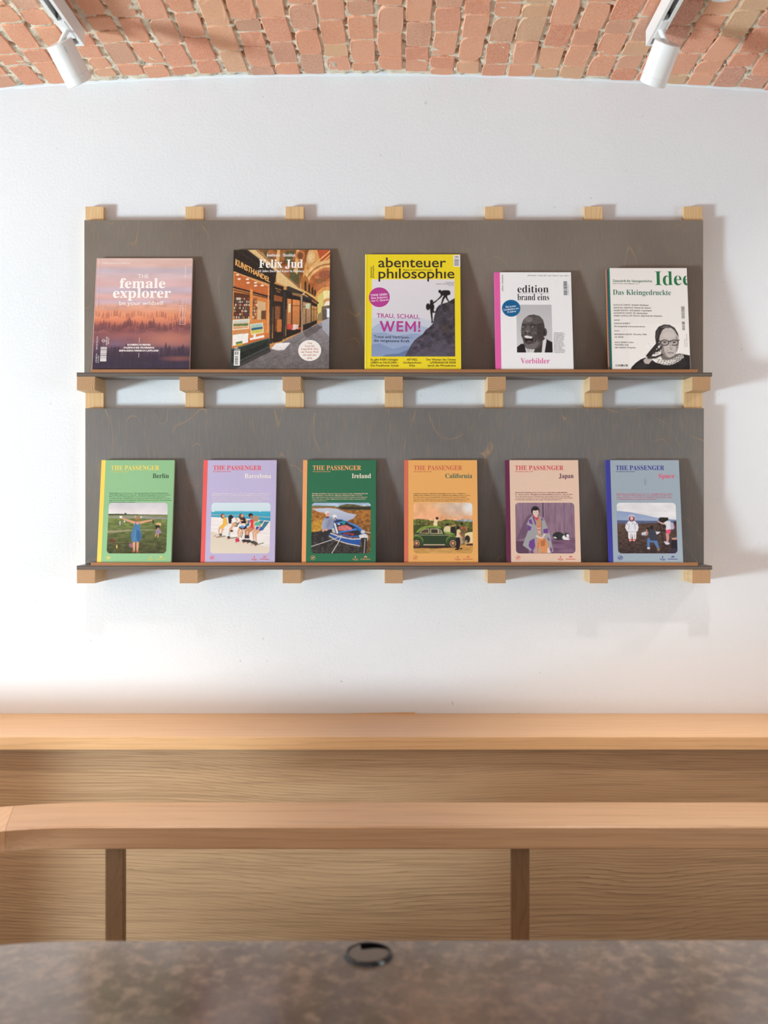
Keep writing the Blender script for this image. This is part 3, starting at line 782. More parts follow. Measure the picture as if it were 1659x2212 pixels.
def pic_barcelona():
    p = Pic(130, 108, (497, 818, 1308, 1502), -0.035)
    p.gpoly([(300, 818), (1400, 818), (1400, 940), (300, 940)], (214, 228, 232), (206, 222, 230))
    p.gpoly([(300, 934), (1400, 936), (1400, 1075), (300, 1020)], (70, 172, 196), (44, 150, 182)); p.line([(300, 980), (900, 992), (1400, 1024)], 8, (190, 178, 170))
    for x in (512, 530, 1155): p.ell(x, 938, 8, 6, (240, 240, 240))
    p.poly([(300, 1010), (800, 1020), (1000, 1038), (1400, 1078), (1400, 1520), (300, 1520)], (240, 230, 226)); p.npoly([(300, 1010), (1400, 1078), (1400, 1520), (300, 1520)], 8, 30, 4, 8)
    for y in (1100, 1150, 1200): p.line([(480, y - 40), (1320, y + 40)], 3, (214, 206, 206))
    p.gpoly([(300, 1205), (520, 1212), (700, 1270), (860, 1290), (1000, 1340), (1200, 1400), (1400, 1430), (1400, 1520), (300, 1520)], (222, 208, 186), (228, 212, 194))
    p.poly([(1205, 1365), (1320, 1385), (1320, 1420), (1230, 1400)], (232, 222, 214))
    sh = (58, 116, 138)
    p.poly([(1215, 1072), (1285, 1075), (1190, 1195), (1160, 1180)], sh); p.poly([(1150, 1060), (1210, 1060), (1190, 1100), (1150, 1110)], sh); p.poly([(960, 1060), (1020, 1055), (1010, 1130), (960, 1150)], sh); p.poly([(860, 1080), (890, 1085), (830, 1150)], sh)
    for a in ([(560, 1285), (690, 1268)], [(720, 1300), (850, 1285)], [(1080, 1390), (1205, 1358)], [(640, 1210), (660, 1170)], [(900, 1290), (925, 1210)]): p.line(a, 12, (120, 112, 96))
    sk = (222, 168, 130)
    # one: yellow suit
    p.ell(650, 1000, 28, 34, (110, 66, 44)); p.ell(658, 1000, 16, 20, sk); p.limb([(690, 1020), (705, 1080), (715, 1120)], [20, 16, 12], sk); p.poly([(655, 1030), (690, 1015), (705, 1090), (700, 1120), (640, 1180), (600, 1150), (650, 1105)], (240, 184, 70)); p.limb([(612, 1150), (596, 1200), (600, 1240)], [28, 20, 14], sk); p.limb([(650, 1165), (640, 1210), (625, 1250)], [26, 18, 14], sk); p.ell(575, 1258, 40, 18, (214, 204, 194)); p.ell(620, 1250, 20, 18, (90, 84, 80))
    # two: white top, black shorts
    p.ell(760, 1030, 36, 46, (44, 34, 34)); p.poly([(725, 1030), (750, 1000), (770, 1100), (730, 1100)], (44, 34, 34)); p.poly([(770, 1040), (810, 1015), (835, 1050), (830, 1085), (775, 1085)], (240, 234, 232)); p.limb([(820, 1020), (850, 1060), (830, 1080)], [22, 18, 14], sk); p.poly([(800, 1085), (850, 1090), (850, 1140), (810, 1140)], (36, 32, 36)); p.limb([(840, 1120), (790, 1100), (770, 1180)], [34, 28, 18], sk); p.limb([(800, 1120), (750, 1170), (735, 1260)], [30, 24, 14], sk); p.ell(770, 1200, 22, 14, (60, 50, 56)); p.ell(730, 1285, 22, 18, (70, 60, 62)); p.rect(725, 1225, 748, 1258, (150, 200, 206))
    # three: black outfit, blue bag
    p.ell(905, 1010, 34, 44, (96, 62, 44)); p.ell(915, 995, 18, 22, sk); p.poly([(895, 1040), (950, 1020), (975, 1060), (960, 1100), (900, 1095)], (34, 30, 34)); p.ell(915, 1060, 16, 8, sk); p.limb([(965, 1040), (985, 1090), (950, 1110)], [20, 18, 14], sk); p.limb([(895, 1050), (880, 1095), (915, 1108)], [18, 16, 12], sk); p.poly([(875, 1140), (960, 1130), (985, 1160), (930, 1190), (865, 1175)], (34, 30, 34)); p.ell(918, 1142, 34, 16, (110, 160, 214)); p.limb([(880, 1165), (858, 1220), (865, 1290)], [32, 24, 16], sk); p.limb([(930, 1175), (890, 1230), (885, 1290)], [30, 24, 16], sk); p.ell(850, 1320, 34, 26, (206, 56, 84)); p.ell(885, 1305, 14, 20, (240, 236, 234))
    # four: red suit
    sk2 = (176, 112, 78)
    p.ell(1032, 990, 32, 28, (40, 30, 30)); p.ell(1040, 1012, 18, 24, sk2); p.poly([(1015, 1050), (1075, 1040), (1085, 1120), (1075, 1180), (1010, 1165), (1030, 1110)], (222, 58, 72)); p.limb([(1030, 1150), (960, 1200), (965, 1280)], [42, 32, 22], (202, 132, 94)); p.limb([(1060, 1170), (1000, 1210), (990, 1290)], [40, 30, 22], (202, 132, 94)); p.rect(945, 1255, 1010, 1300, (60, 42, 44)); p.ell(945, 1330, 38, 20, (48, 46, 46)); p.ell(995, 1335, 38, 22, (52, 50, 50))
    # five: green top, blue shorts
    p.ell(1100, 1035, 42, 42, (176, 142, 106)); p.poly([(1080, 1090), (1150, 1070), (1175, 1110), (1160, 1135), (1085, 1130)], (72, 178, 148)); p.poly([(1100, 1140), (1175, 1140), (1190, 1185), (1150, 1205), (1095, 1190)], (50, 82, 172)); p.limb([(1075, 1080), (1078, 1150), (1090, 1200)], [24, 20, 14], sk); p.limb([(1165, 1110), (1150, 1160), (1105, 1200)], [22, 18, 14], sk); p.limb([(1110, 1190), (1062, 1215), (1070, 1320)], [34, 28, 18], sk); p.limb([(1150, 1195), (1095, 1240), (1100, 1330)], [34, 28, 18], sk); p.ell(1060, 1350, 38, 20, (70, 62, 56)); p.ell(1090, 1365, 34, 22, (84, 76, 66))
    for x, y in ((540, 1268), (600, 1275), (720, 1305), (830, 1348), (930, 1355), (985, 1365), (1040, 1385), (1095, 1395)): p.ell(x, y, 12, 7, (206, 92, 98))
    return p
def pic_ireland():
    p = Pic(130, 108, (475, 822, 1288, 1505), -0.018); r = random.Random(9)
    p.gpoly([(300, 820), (1400, 820), (1400, 880), (300, 880)], (150, 172, 204), (196, 206, 216)); p.npoly([(300, 820), (1400, 820), (1400, 870), (300, 870)], 30, 12, 5, 4)
    p.poly([(300, 868), (560, 862), (800, 868), (800, 890), (300, 896)], (116, 116, 86))
    p.gpoly([(300, 890), (1400, 880), (1400, 1520), (300, 1520)], (176, 112, 50), (96, 70, 44))
    p.npoly([(300, 885), (1400, 885), (1400, 1520), (300, 1520)], 60, 34, 26, 6, (1, .85, .5), 4)
    p.poly([(800, 900), (860, 865), (950, 840), (1060, 846), (1180, 870), (1400, 866), (1400, 920), (1000, 930)], (98, 92, 58)); p.npoly([(800, 840), (1400, 840), (1400, 930), (800, 930)], 30, 60, 40, 3)
    p.poly([(840, 880), (1400, 885), (1400, 915), (900, 915)], (52, 46, 40))
    p.gpoly([(480, 905), (700, 896), (820, 905), (960, 960), (1090, 985), (1040, 1040), (960, 1070), (800, 1060), (700, 1000), (640, 960), (560, 945)], (196, 200, 214), (170, 174, 196))
    p.poly([(300, 1230), (600, 1190), (760, 1180), (760, 1300), (1140, 1400), (1180, 1520), (300, 1520)], (58, 54, 52)); p.npoly([(300, 1200), (1180, 1200), (1180, 1520), (300, 1520)], 44, 50, 44, 12, (1, 1, 1), 4)
    p.poly([(470, 1100), (620, 1030), (640, 1120), (600, 1200), (470, 1220)], (190, 138, 52)); p.npoly([(440, 1030), (640, 1030), (620, 1220), (440, 1220)], 50, 50, 40, 15, (1, .9, .5), 4)
    # boat
    p.poly([(775, 1075), (820, 1045), (890, 1050), (990, 1090), (1110, 1150), (1190, 1220), (1235, 1262), (1180, 1290), (1000, 1285), (860, 1255), (740, 1215), (710, 1205)], (44, 96, 172))
    p.poly([(790, 1085), (830, 1058), (890, 1062), (980, 1100), (1080, 1160), (1140, 1225), (1130, 1262), (1000, 1270), (880, 1245), (800, 1220)], (46, 44, 50))
    p.poly([(700, 1215), (860, 1270), (1020, 1300), (1140, 1310), (1130, 1410), (960, 1370), (800, 1310), (720, 1260)], (38, 86, 160)); p.line([(705, 1222), (860, 1282), (1020, 1312), (1150, 1308)], 12, (226, 222, 216)); p.line([(712, 1270), (800, 1322), (960, 1372), (1130, 1404)], 12, (214, 206, 198))
    p.poly([(840, 1215), (1080, 1165), (1100, 1190), (850, 1232)], (66, 124, 200)); p.line([(810, 1100), (905, 1080)], 18, (70, 130, 204)); p.line([(980, 1095), (1100, 1140), (1180, 1210)], 18, (76, 136, 206))
    p.poly([(830, 1150), (880, 1130), (960, 1125), (1025, 1165), (1020, 1190), (840, 1200)], (204, 112, 112)); p.npoly([(820, 1120), (1030, 1120), (1030, 1200), (820, 1200)], 40, 60, 50, 2)
    p.ell(910, 1090, 26, 28, (36, 140, 150)); p.ell(960, 1240, 60, 16, (130, 60, 80)); p.ell(1030, 1250, 20, 14, (170, 50, 60)); p.ell(845, 1112, 18, 12, (190, 190, 220))
    p.poly([(775, 1095), (800, 1100), (838, 1232), (815, 1240)], (226, 222, 220)); p.poly([(740, 1170), (780, 1160), (800, 1235), (760, 1220)], (190, 190, 184))
    p.poly([(1115, 1260), (1200, 1240), (1240, 1265), (1235, 1330), (1215, 1330), (1205, 1290), (1130, 1300)], (220, 216, 212)); p.poly([(1140, 1300), (1230, 1295), (1215, 1510), (1165, 1510)], (44, 42, 44)); p.line([(1200, 1310), (1185, 1500)], 14, (150, 146, 142)); p.ell(1172, 1215, 28, 24, (206, 206, 208))
    p.ell(790, 1008, 32, 22, (232, 230, 228), 1, 25); p.line([(795, 1020), (815, 1060)], 12, (60, 60, 64))
    # man
    p.poly([(620, 1200), (700, 1180), (755, 1185), (750, 1215), (690, 1260), (690, 1370), (640, 1380), (640, 1260), (610, 1250), (605, 1360), (560, 1365), (565, 1240)], (46, 44, 48))
    p.poly([(640, 1035), (690, 1015), (745, 1015), (775, 1060), (770, 1150), (720, 1185), (640, 1195), (615, 1190), (615, 1110)], (150, 156, 180)); p.poly([(700, 1060), (745, 1040), (760, 1120), (700, 1170), (670, 1150)], (132, 138, 164)); p.limb([(650, 1060), (630, 1120), (626, 1195)], [38, 34, 22], (160, 166, 190)); p.limb([(755, 1060), (750, 1130), (680, 1185)], [38, 34, 22], (140, 146, 172))
    p.ell(632, 1198, 16, 16, (216, 156, 132)); p.ell(672, 1188, 22, 14, (216, 156, 132)); p.ell(692, 985, 28, 36, (224, 160, 138)); p.poly([(660, 975), (664, 945), (690, 935), (715, 945), (718, 960), (690, 958), (675, 985)], (228, 220, 214)); p.ell(690, 1022, 26, 12, (60, 70, 110))
    p.ell(590, 1375, 36, 18, (40, 36, 36)); p.ell(660, 1395, 26, 22, (44, 40, 40))
    p.line([(462, 1412), (620, 1362), (780, 1310), (880, 1268)], 8, (206, 200, 196)); p.line([(880, 1268), (830, 1370), (745, 1500)], 9, (214, 206, 196)); p.line([(1190, 1212), (1290, 1232)], 8, (214, 206, 196))
    for x, y in ((865, 1340), (935, 1358), (965, 1296), (1040, 1305)): p.ell(x, y, 9, 6, (176, 88, 60))
    return p
def pic_california():
    p = Pic(130, 108, (405, 825, 1220, 1508), 0.0)
    p.gpoly(p.full(), (236, 178, 128), (236, 180, 134))
    p.gpoly([(400, 820), (1230, 820), (1230, 1090), (400, 1090)], (230, 172, 122), (240, 172, 128)); p.glow(1000, 880, 300, 170, (214, 196, 184), .9); p.glow(1190, 880, 130, 130, (244, 246, 248), 1.1); p.glow(760, 850, 160, 50, (222, 186, 152), .7); p.npoly([(400, 820), (1230, 820), (1230, 1060), (400, 1060)], 22, 6, 7, 4)
    p.poly([(960, 1070), (1060, 1052), (1150, 1048), (1230, 1060), (1230, 1100), (960, 1100)], (158, 166, 172))
    p.poly([(400, 1055), (470, 1045), (560, 1050), (650, 1068), (780, 1072), (860, 1050), (930, 1055), (1010, 1075), (1230, 1085), (1230, 1260), (400, 1260)], (104, 108, 52)); p.npoly([(400, 1045), (1230, 1045), (1230, 1270), (400, 1270)], 60, 30, 34, 11, (1, 1, .6), 4)
    p.poly([(400, 1130), (560, 1120), (780, 1150), (1230, 1180), (1230, 1240), (400, 1240)], (52, 56, 30), .6)
    p.gpoly([(400, 1385), (1230, 1370), (1230, 1515), (400, 1515)], (196, 140, 72), (206, 156, 88)); p.npoly([(400, 1390), (1230, 1390), (1230, 1515), (400, 1515)], 24, 40, 12, 3)
    p.poly([(400, 1392), (980, 1392), (1000, 1425), (700, 1440), (400, 1430)], (58, 40, 32)); p.poly([(1130, 1380), (1230, 1370), (1230, 1400), (1130, 1400)], (70, 50, 40))
    # people behind
    p.ell(732, 1036, 20, 18, (44, 32, 30)); p.poly([(685, 1065), (720, 1052), (745, 1070), (745, 1140), (680, 1140)], (232, 220, 170)); p.limb([(690, 1075), (675, 1100), (675, 1135)], [14, 12, 10], (150, 76, 50)); p.limb([(740, 1080), (742, 1138)], [14, 12], (150, 76, 50)); p.ell(618, 1112, 16, 26, (120, 66, 50))
    p.ell(872, 1122, 22, 18, (44, 34, 30)); p.poly([(825, 1160), (870, 1138), (915, 1148), (910, 1230), (820, 1225)], (222, 206, 158)); p.limb([(905, 1155), (960, 1138), (985, 1125)], [22, 16, 12], (214, 150, 110)); p.poly([(920, 1150), (980, 1145), (990, 1240), (915, 1240)], (38, 36, 34))
    # car
    gr_, gd = (96, 122, 56), (46, 66, 40)
    p.poly([(405, 1262), (440, 1225), (490, 1175), (560, 1145), (640, 1135), (740, 1140), (790, 1165), (825, 1215), (930, 1228), (985, 1262), (1000, 1310), (985, 1400), (850, 1405), (540, 1405), (405, 1390)], gd)
    p.poly([(440, 1225), (490, 1172), (560, 1143), (640, 1133), (740, 1138), (792, 1163), (780, 1172), (700, 1160), (600, 1162), (520, 1188), (470, 1232)], (128, 152, 62)); p.poly([(825, 1212), (930, 1228), (980, 1255), (900, 1256), (830, 1240)], (132, 152, 66))
    p.poly([(488, 1238), (512, 1200), (560, 1178), (620, 1174), (625, 1240)], (214, 200, 160)); p.poly([(496, 1234), (518, 1204), (562, 1184), (614, 1180), (618, 1234)], (86, 70, 48)); p.poly([(640, 1174), (745, 1176), (790, 1200), (808, 1242), (640, 1242)], (214, 200, 160)); p.poly([(648, 1181), (742, 1183), (742, 1236), (648, 1236)], (60, 54, 44)); p.poly([(752, 1184), (784, 1204), (798, 1236), (752, 1236)], (120, 110, 84))
    p.line([(420, 1258), (640, 1262), (860, 1262), (980, 1270)], 6, (188, 178, 140)); p.line([(632, 1180), (636, 1300), (640, 1395)], 4, (36, 50, 32)); p.line([(825, 1240), (835, 1380)], 4, (36, 50, 32)); p.rect(545, 1384, 835, 1396, (206, 176, 150))
    for cx, ex in ((450, -1), (945, 1)):
        p.ell(cx, 1335, 92, 72, (112, 132, 60)); p.ell(cx, 1350, 84, 70, (56, 76, 42)); p.ell(cx, 1372, 56, 56, (34, 28, 26)); p.ell(cx, 1372, 42, 44, (214, 190, 150)); p.ell(cx, 1372, 36, 38, (70, 50, 40)); p.ell(cx, 1370, 24, 26, (186, 110, 70)); p.ell(cx, 1368, 10, 11, (222, 190, 150))
    p.poly([(405, 1395), (405, 1440), (500, 1438), (490, 1405)], (58, 40, 32), .5)
    # white car and people in front
    p.poly([(1105, 1245), (1150, 1225), (1230, 1218), (1230, 1370), (1180, 1360), (1160, 1300), (1110, 1280)], (232, 212, 160)); p.ell(1145, 1315, 36, 52, (44, 34, 32))
    p.ell(1066, 1110, 20, 20, (46, 34, 30)); p.poly([(1040, 1150), (1075, 1130), (1115, 1150), (1112, 1240), (1048, 1240)], (112, 92, 56)); p.ell(1072, 1165, 20, 14, (198, 92, 66)); p.limb([(1110, 1150), (1138, 1190), (1115, 1215)], [20, 16, 12], (200, 110, 80)); p.poly([(1052, 1240), (1112, 1240), (1110, 1390), (1060, 1390)], (128, 104, 72))
    p.ell(1018, 1160, 22, 24, (40, 30, 30)); p.poly([(1000, 1195), (1030, 1180), (1052, 1210), (1045, 1290), (985, 1290)], (230, 206, 160)); p.poly([(985, 1290), (1045, 1290), (1050, 1360), (1035, 1440), (1010, 1440), (985, 1430)], (34, 28, 32)); p.limb([(1035, 1225), (1060, 1275), (1085, 1300)], [18, 15, 12], (190, 90, 66)); p.ell(1000, 1448, 30, 12, (40, 26, 26)); p.ell(1055, 1442, 22, 10, (40, 26, 26)); p.poly([(978, 1210), (1000, 1190), (996, 1270), (975, 1275)], (44, 40, 40))
    for x, y in ((1060, 1300), (1070, 1350), (1130, 1350)): p.ell(x, y, 18, 24, (196, 190, 160), .6)
    return p
def pic_japan():
    p = Pic(130, 108, (415, 812, 1225, 1495), 0.018)
    p.gpoly(p.full(), (146, 118, 136), (138, 106, 126)); p.npoly(p.full(), 18, 5, 22, 7)
    for x, a in ((520, .3), (870, .25), (960, .3), (1080, .25), (1180, .3)): p.line([(x, 812), (x + 10, 1240)], 16, (98, 70, 98), a)
    p.line([(795, 812), (798, 1010)], 12, (40, 30, 46)); p.line([(806, 812), (812, 1040)], 8, (166, 136, 160), .6)
    p.poly([(400, 1325), (600, 1330), (600, 1510), (400, 1510)], (96, 68, 88)); p.poly([(890, 1310), (1240, 1305), (1250, 1510), (900, 1510)], (124, 90, 116)); p.line([(890, 1310), (1240, 1290)], 8, (98, 68, 92)); p.line([(930, 1350), (1080, 1355)], 8, (92, 62, 86)); p.npoly([(900, 1310), (1240, 1310), (1250, 1500), (900, 1500)], 24, 30, 8, 4)
    p.poly([(550, 1050), (590, 990), (640, 960), (640, 1050), (560, 1280), (470, 1310), (430, 1310)], (92, 68, 94), .55)
    # figure in kimono
    p.ell(692, 925, 58, 62, (38, 34, 40)); p.ell(698, 945, 40, 48, (232, 204, 190)); p.ell(692, 892, 46, 30, (38, 34, 40)); p.poly([(675, 980), (720, 980), (725, 1010), (670, 1010)], (222, 190, 174))
    for x in (682, 716): p.ell(x, 942, 8, 4, (70, 50, 50))
    p.ell(700, 968, 10, 4, (196, 110, 104)); p.line([(700, 945), (703, 958)], 4, (206, 172, 158))
    kim = [(640, 1000), (670, 992), (710, 1040), (735, 990), (780, 1015), (820, 1050), (850, 1130), (888, 1235), (905, 1320), (935, 1465), (900, 1480), (660, 1480), (600, 1440), (520, 1385), (560, 1280), (590, 1200), (575, 1110), (600, 1040)]
    p.poly(kim, (176, 178, 196)); r = random.Random(4)
    m = p.mask(kim)
    sl, ins = m; Yg, Xg = np.mgrid[0:ins.shape[0], 0:ins.shape[1]]
    chk = ((Xg + Yg) // 3 + (Xg - Yg + 3000) // 3) % 2 == 0
    a = p.a[sl]; a[ins & chk] = (84, 92, 140); a[ins & ~chk] = (222, 216, 190)
    pur = (112, 54, 140)
    for q in ([(600, 1045), (640, 1035), (660, 1110), (610, 1090)], [(580, 1110), (640, 1140), (625, 1190), (585, 1190)], [(650, 1000), (672, 996), (705, 1100), (690, 1120)], [(765, 1020), (790, 1030), (800, 1060), (775, 1050)], [(800, 1170), (860, 1160), (870, 1225), (800, 1225)], [(610, 1330), (680, 1290), (690, 1400), (660, 1460), (600, 1400)], [(850, 1270), (880, 1300), (890, 1330), (860, 1310)], [(895, 1400), (920, 1440), (910, 1480), (890, 1470)], [(630, 1455), (665, 1450), (660, 1490), (635, 1490)]):
        p.poly(q, pur, .85)
    p.poly([(700, 1040), (745, 1010), (770, 1090), (765, 1250), (740, 1260), (715, 1130)], (206, 144, 96)); p.poly([(690, 1040), (700, 1015), (715, 1045), (735, 1010), (750, 1020), (720, 1070)], (190, 150, 104))
    p.poly([(655, 992), (675, 988), (712, 1030), (738, 992), (742, 1010), (714, 1056)], (206, 60, 66))
    p.poly([(714, 1145), (765, 1140), (762, 1225), (730, 1230)], (226, 168, 154)); p.rect(716, 1172, 766, 1180, (150, 70, 60)); p.poly([(715, 1130), (765, 1125), (764, 1142), (716, 1148)], (216, 116, 74))
    p.poly([(720, 1290), (800, 1275), (850, 1320), (870, 1400), (905, 1485), (680, 1488), (705, 1400)], (222, 148, 96)); p.poly([(760, 1330), (830, 1300), (820, 1390), (770, 1400)], (186, 116, 74)); p.poly([(700, 1440), (760, 1400), (770, 1488), (690, 1488)], (196, 160, 140)); p.poly([(860, 1400), (880, 1440), (905, 1485), (850, 1485)], (232, 214, 206)); p.line([(740, 1330), (720, 1480)], 6, (176, 92, 60))
    p.limb([(705, 1255), (745, 1280), (790, 1285)], [26, 24, 18], (232, 200, 184)); p.limb([(820, 1230), (800, 1270), (780, 1290)], [24, 20, 18], (232, 200, 184)); p.line([(772, 1060), (782, 1250)], 6, (70, 56, 84))
    # cat
    p.ell(1000, 1260, 76, 54, (46, 46, 50)); p.ell(1050, 1270, 50, 44, (52, 52, 56)); p.ell(1100, 1280, 44, 32, (238, 234, 234)); p.ell(1120, 1250, 32, 30, (56, 56, 60)); p.ell(1130, 1258, 18, 22, (240, 236, 236)); p.poly([(1092, 1225), (1100, 1208), (1116, 1226)], (46, 46, 50)); p.poly([(1130, 1226), (1148, 1210), (1152, 1232)], (110, 100, 104)); p.ell(1125, 1303, 34, 9, (242, 238, 238)); p.limb([(930, 1270), (960, 1300), (1010, 1305)], [16, 16, 12], (40, 40, 44)); p.ell(960, 1282, 24, 8, (230, 226, 228), 1, 20); p.ell(1128, 1274, 6, 4, (206, 120, 120))
    return p
def pic_space():
    p = Pic(130, 108, (253, 780, 1040, 1435), 0.034)
    p.gpoly(p.full(), (232, 229, 232), (240, 237, 238)); p.npoly([(200, 780), (1100, 780), (1100, 1000), (200, 1000)], 16, 12, 5, 3)
    p.gpoly([(200, 885), (320, 892), (440, 905), (600, 935), (760, 968), (900, 985), (1100, 1005), (1100, 1060), (200, 1060)], (142, 160, 198), (170, 182, 208))
    p.gpoly([(200, 1005), (700, 1015), (1100, 1010), (1100, 1070), (200, 1070)], (92, 108, 150), (84, 84, 104))
    p.gpoly([(200, 1055), (600, 1050), (1000, 1040), (1040, 1015), (1100, 1010), (1100, 1450), (200, 1450)], (96, 72, 62), (62, 48, 46)); p.npoly([(200, 1040), (1100, 1040), (1100, 1450), (200, 1450)], 30, 40, 20, 6, (1, .9, .85), 4)
    p.poly([(975, 1045), (1045, 1015), (1100, 1015), (1100, 1080), (975, 1080)], (58, 48, 48))
    # white kit in the middle
    p.poly([(585, 1170), (640, 1155), (700, 1150), (840, 1158), (790, 1190), (590, 1200)], (226, 228, 236)); p.poly([(585, 1172), (650, 1172), (650, 1202), (588, 1200)], (196, 200, 214))
    # astronaut
    w, g = (232, 230, 236), (190, 188, 206)
    p.limb([(400, 1050), (388, 1100), (400, 1135)], [36, 34, 24], w); p.limb([(515, 1050), (530, 1100), (525, 1140)], [36, 34, 24], w)
    p.poly([(410, 1020), (505, 1020), (530, 1060), (515, 1160), (405, 1160), (390, 1055)], w); p.poly([(410, 1150), (518, 1150), (515, 1240), (500, 1262), (472, 1262), (466, 1180), (452, 1262), (425, 1262), (412, 1230)], w); p.poly([(440, 1180), (455, 1180), (450, 1255), (435, 1250)], (206, 190, 186)); p.poly([(490, 1185), (505, 1190), (500, 1255), (485, 1250)], (206, 190, 186))
    p.ell(457, 985, 48, 44, (214, 212, 222)); p.ell(457, 988, 42, 38, (116, 66, 92)); p.ell(457, 984, 20, 26, (232, 190, 176)); p.ell(457, 998, 8, 4, (190, 70, 80)); p.ell(436, 975, 8, 12, (200, 120, 150), .7); p.line([(420, 950), (495, 950)], 8, w)
    p.line([(385, 1050), (410, 1062)], 7, (70, 90, 160)); p.line([(505, 1060), (528, 1052)], 7, (70, 90, 160)); p.line([(418, 1156), (515, 1156)], 6, (80, 96, 166)); p.line([(425, 1060), (415, 1130)], 5, (70, 90, 160)); p.line([(495, 1060), (505, 1130)], 5, (70, 90, 160)); p.rect(465, 1046, 480, 1054, (60, 60, 80))
    p.ell(438, 1264, 20, 14, (226, 92, 66)); p.ell(484, 1262, 20, 14, (226, 92, 66)); p.ell(438, 1270, 12, 6, w); p.ell(486, 1268, 12, 6, w)
    # kneeling photographer
    p.poly([(690, 1130), (750, 1128), (780, 1170), (795, 1260), (780, 1285), (700, 1270), (690, 1200), (655, 1190), (660, 1150)], (58, 62, 76)); p.ell(718, 1100, 26, 26, (36, 32, 34)); p.ell(668, 1118, 22, 20, (30, 30, 34)); p.limb([(670, 1160), (650, 1190), (655, 1130)], [22, 18, 14], (196, 140, 116))
    p.poly([(660, 1240), (690, 1232), (700, 1268), (790, 1270), (820, 1360), (795, 1372), (745, 1290), (690, 1290), (692, 1355), (662, 1355)], (86, 122, 172)); p.ell(678, 1365, 20, 14, (206, 206, 210)); p.ell(808, 1380, 20, 22, (128, 108, 90))
    # photographer at tripod
    p.line([(820, 1040), (780, 1140)], 8, (34, 32, 36)); p.line([(825, 1040), (830, 1160)], 7, (34, 32, 36)); p.line([(828, 1040), (882, 1325)], 10, (30, 28, 32)); p.poly([(805, 1000), (835, 970), (935, 972), (945, 1000), (900, 1040), (830, 1035)], (34, 32, 34)); p.ell(838, 1000, 24, 30, (60, 54, 40)); p.ell(838, 1000, 14, 20, (26, 24, 26)); p.poly([(855, 1060), (905, 1040), (900, 1110), (865, 1110)], (44, 40, 44)); p.ell(880, 1140, 22, 14, (30, 30, 34))
    p.poly([(880, 1040), (920, 1015), (965, 1020), (985, 1080), (975, 1130), (905, 1140), (912, 1080)], (226, 222, 230)); p.limb([(890, 1055), (845, 1045), (805, 1020)], [20, 16, 12], (222, 170, 156)); p.poly([(965, 1030), (1005, 1040), (1020, 1110), (995, 1130), (970, 1110)], (178, 182, 204)); p.line([(1012, 1060), (1018, 1110)], 10, (214, 90, 130)); p.poly([(905, 1135), (970, 1120), (968, 1175), (915, 1178)], (226, 82, 122)); p.limb([(925, 1175), (930, 1240), (925, 1290)], [46, 36, 22], (206, 146, 140)); p.ell(925, 1305, 30, 14, (216, 214, 220)); p.ell(900, 1288, 22, 10, (200, 198, 206))
    p.ell(1020, 1330, 46, 90, (36, 32, 42)); p.ell(1020, 1245, 40, 12, (216, 156, 130)); p.ell(968, 1275, 18, 16, (60, 60, 76)); p.poly([(940, 1440), (960, 1390), (1000, 1360), (1100, 1380), (1100, 1440)], (56, 46, 66)); p.ell(1042, 1225, 20, 8, (90, 110, 150))
    return p

BL = {
 'Berlin': ["*Berlin Suite| by Cees Nooteboom • |*The Greatest Show in Town: The Resurrection", "*of Potsdamer Platz| by Peter Schneider • |*The Evicted Generation| by Annett Gröschner", "Plus: the controversial reappearance of a Prussian castle and the disappearance", "of traditional pubs, a transgressive sex club and an airport turned public park, neo-Nazi", "gangs and ex-communist football teams, North Vietnamese in the east, South Vietnamese", "in the west and techno everywhere ..."],
 'Barcelona': ["*The Mapping of Paradise| by Enrique Vila-Matas • |*The Capital of a Country that Doesn't", "*Exist| by Najat El Hachmi • |*The World's Most Radical Mayor| by Dan Hancox • plus: the", "legacy of the Olympics and the detrimental effects of mass tourism, the pedestrianised", "'islands' bringing a little peace to the city and an exploration of its seafront on roller skates,", "mega festivals, an unwanted song, a never-ending metro line and much more ..."],
 'Ireland': ["*The Mass Is Ended| by Catherine Dunne and Caelainn Hogan • |*Everything That Falls", "*Must Also Rise| by Colum McCann • |*My Trip to Westeros| by Mark O'Connell", "Plus: caught between two unions in the fallout from Brexit, together on the rugby field", "despite decades of conflict, digging bogs and building cottages, being haunted by", "a song and much more ..."],
 'California': ["*Growing Uncertainty in California's Central Valley| by Anna Wiener • |*What Does", "*It Mean to Be a Solution?| by Vanessa Hua • |*Shadows in the Valley| by Francisco Cantú", "Plus: direct democracy and unsustainable development, the rise of the Land Back", "movement, LA's cultural renaissance in the face of rampant gentrification, visions of the", "future, the death of the Californian Dream, the burning of Paradise and much more ..."],
 'Japan': ["*Ghosts of the Tsunami| by Richard Lloyd Parry • |*A love letter to Shimokitazawa", "by Yoshimoto Banana • |*Why Japan has avoided populism| by Ian Buruma • plus: the Shinto", "sect in the shadow of power, fleeing debts by evaporating into thin air, the withering", "of sexual desire, the Japanese obsession with American blues, the greatest sumo wrestler", "of all time (who isn't Japanese), the revenge of the Ainu and much more ..."],
 'Space': ["*Night, Sleep, Death and the Stars| by Lauren Groff • |*The Eighth Continent| by Rivka", "Galchen • |*A Science Is Born| by Jo Marchant • plus: studying the universe from deep", "underground, how not to collaborate in space, hunting for extraterrestrials in China,", "a one-way ticket to Mars, the sound of the stars and much more ..."],
}
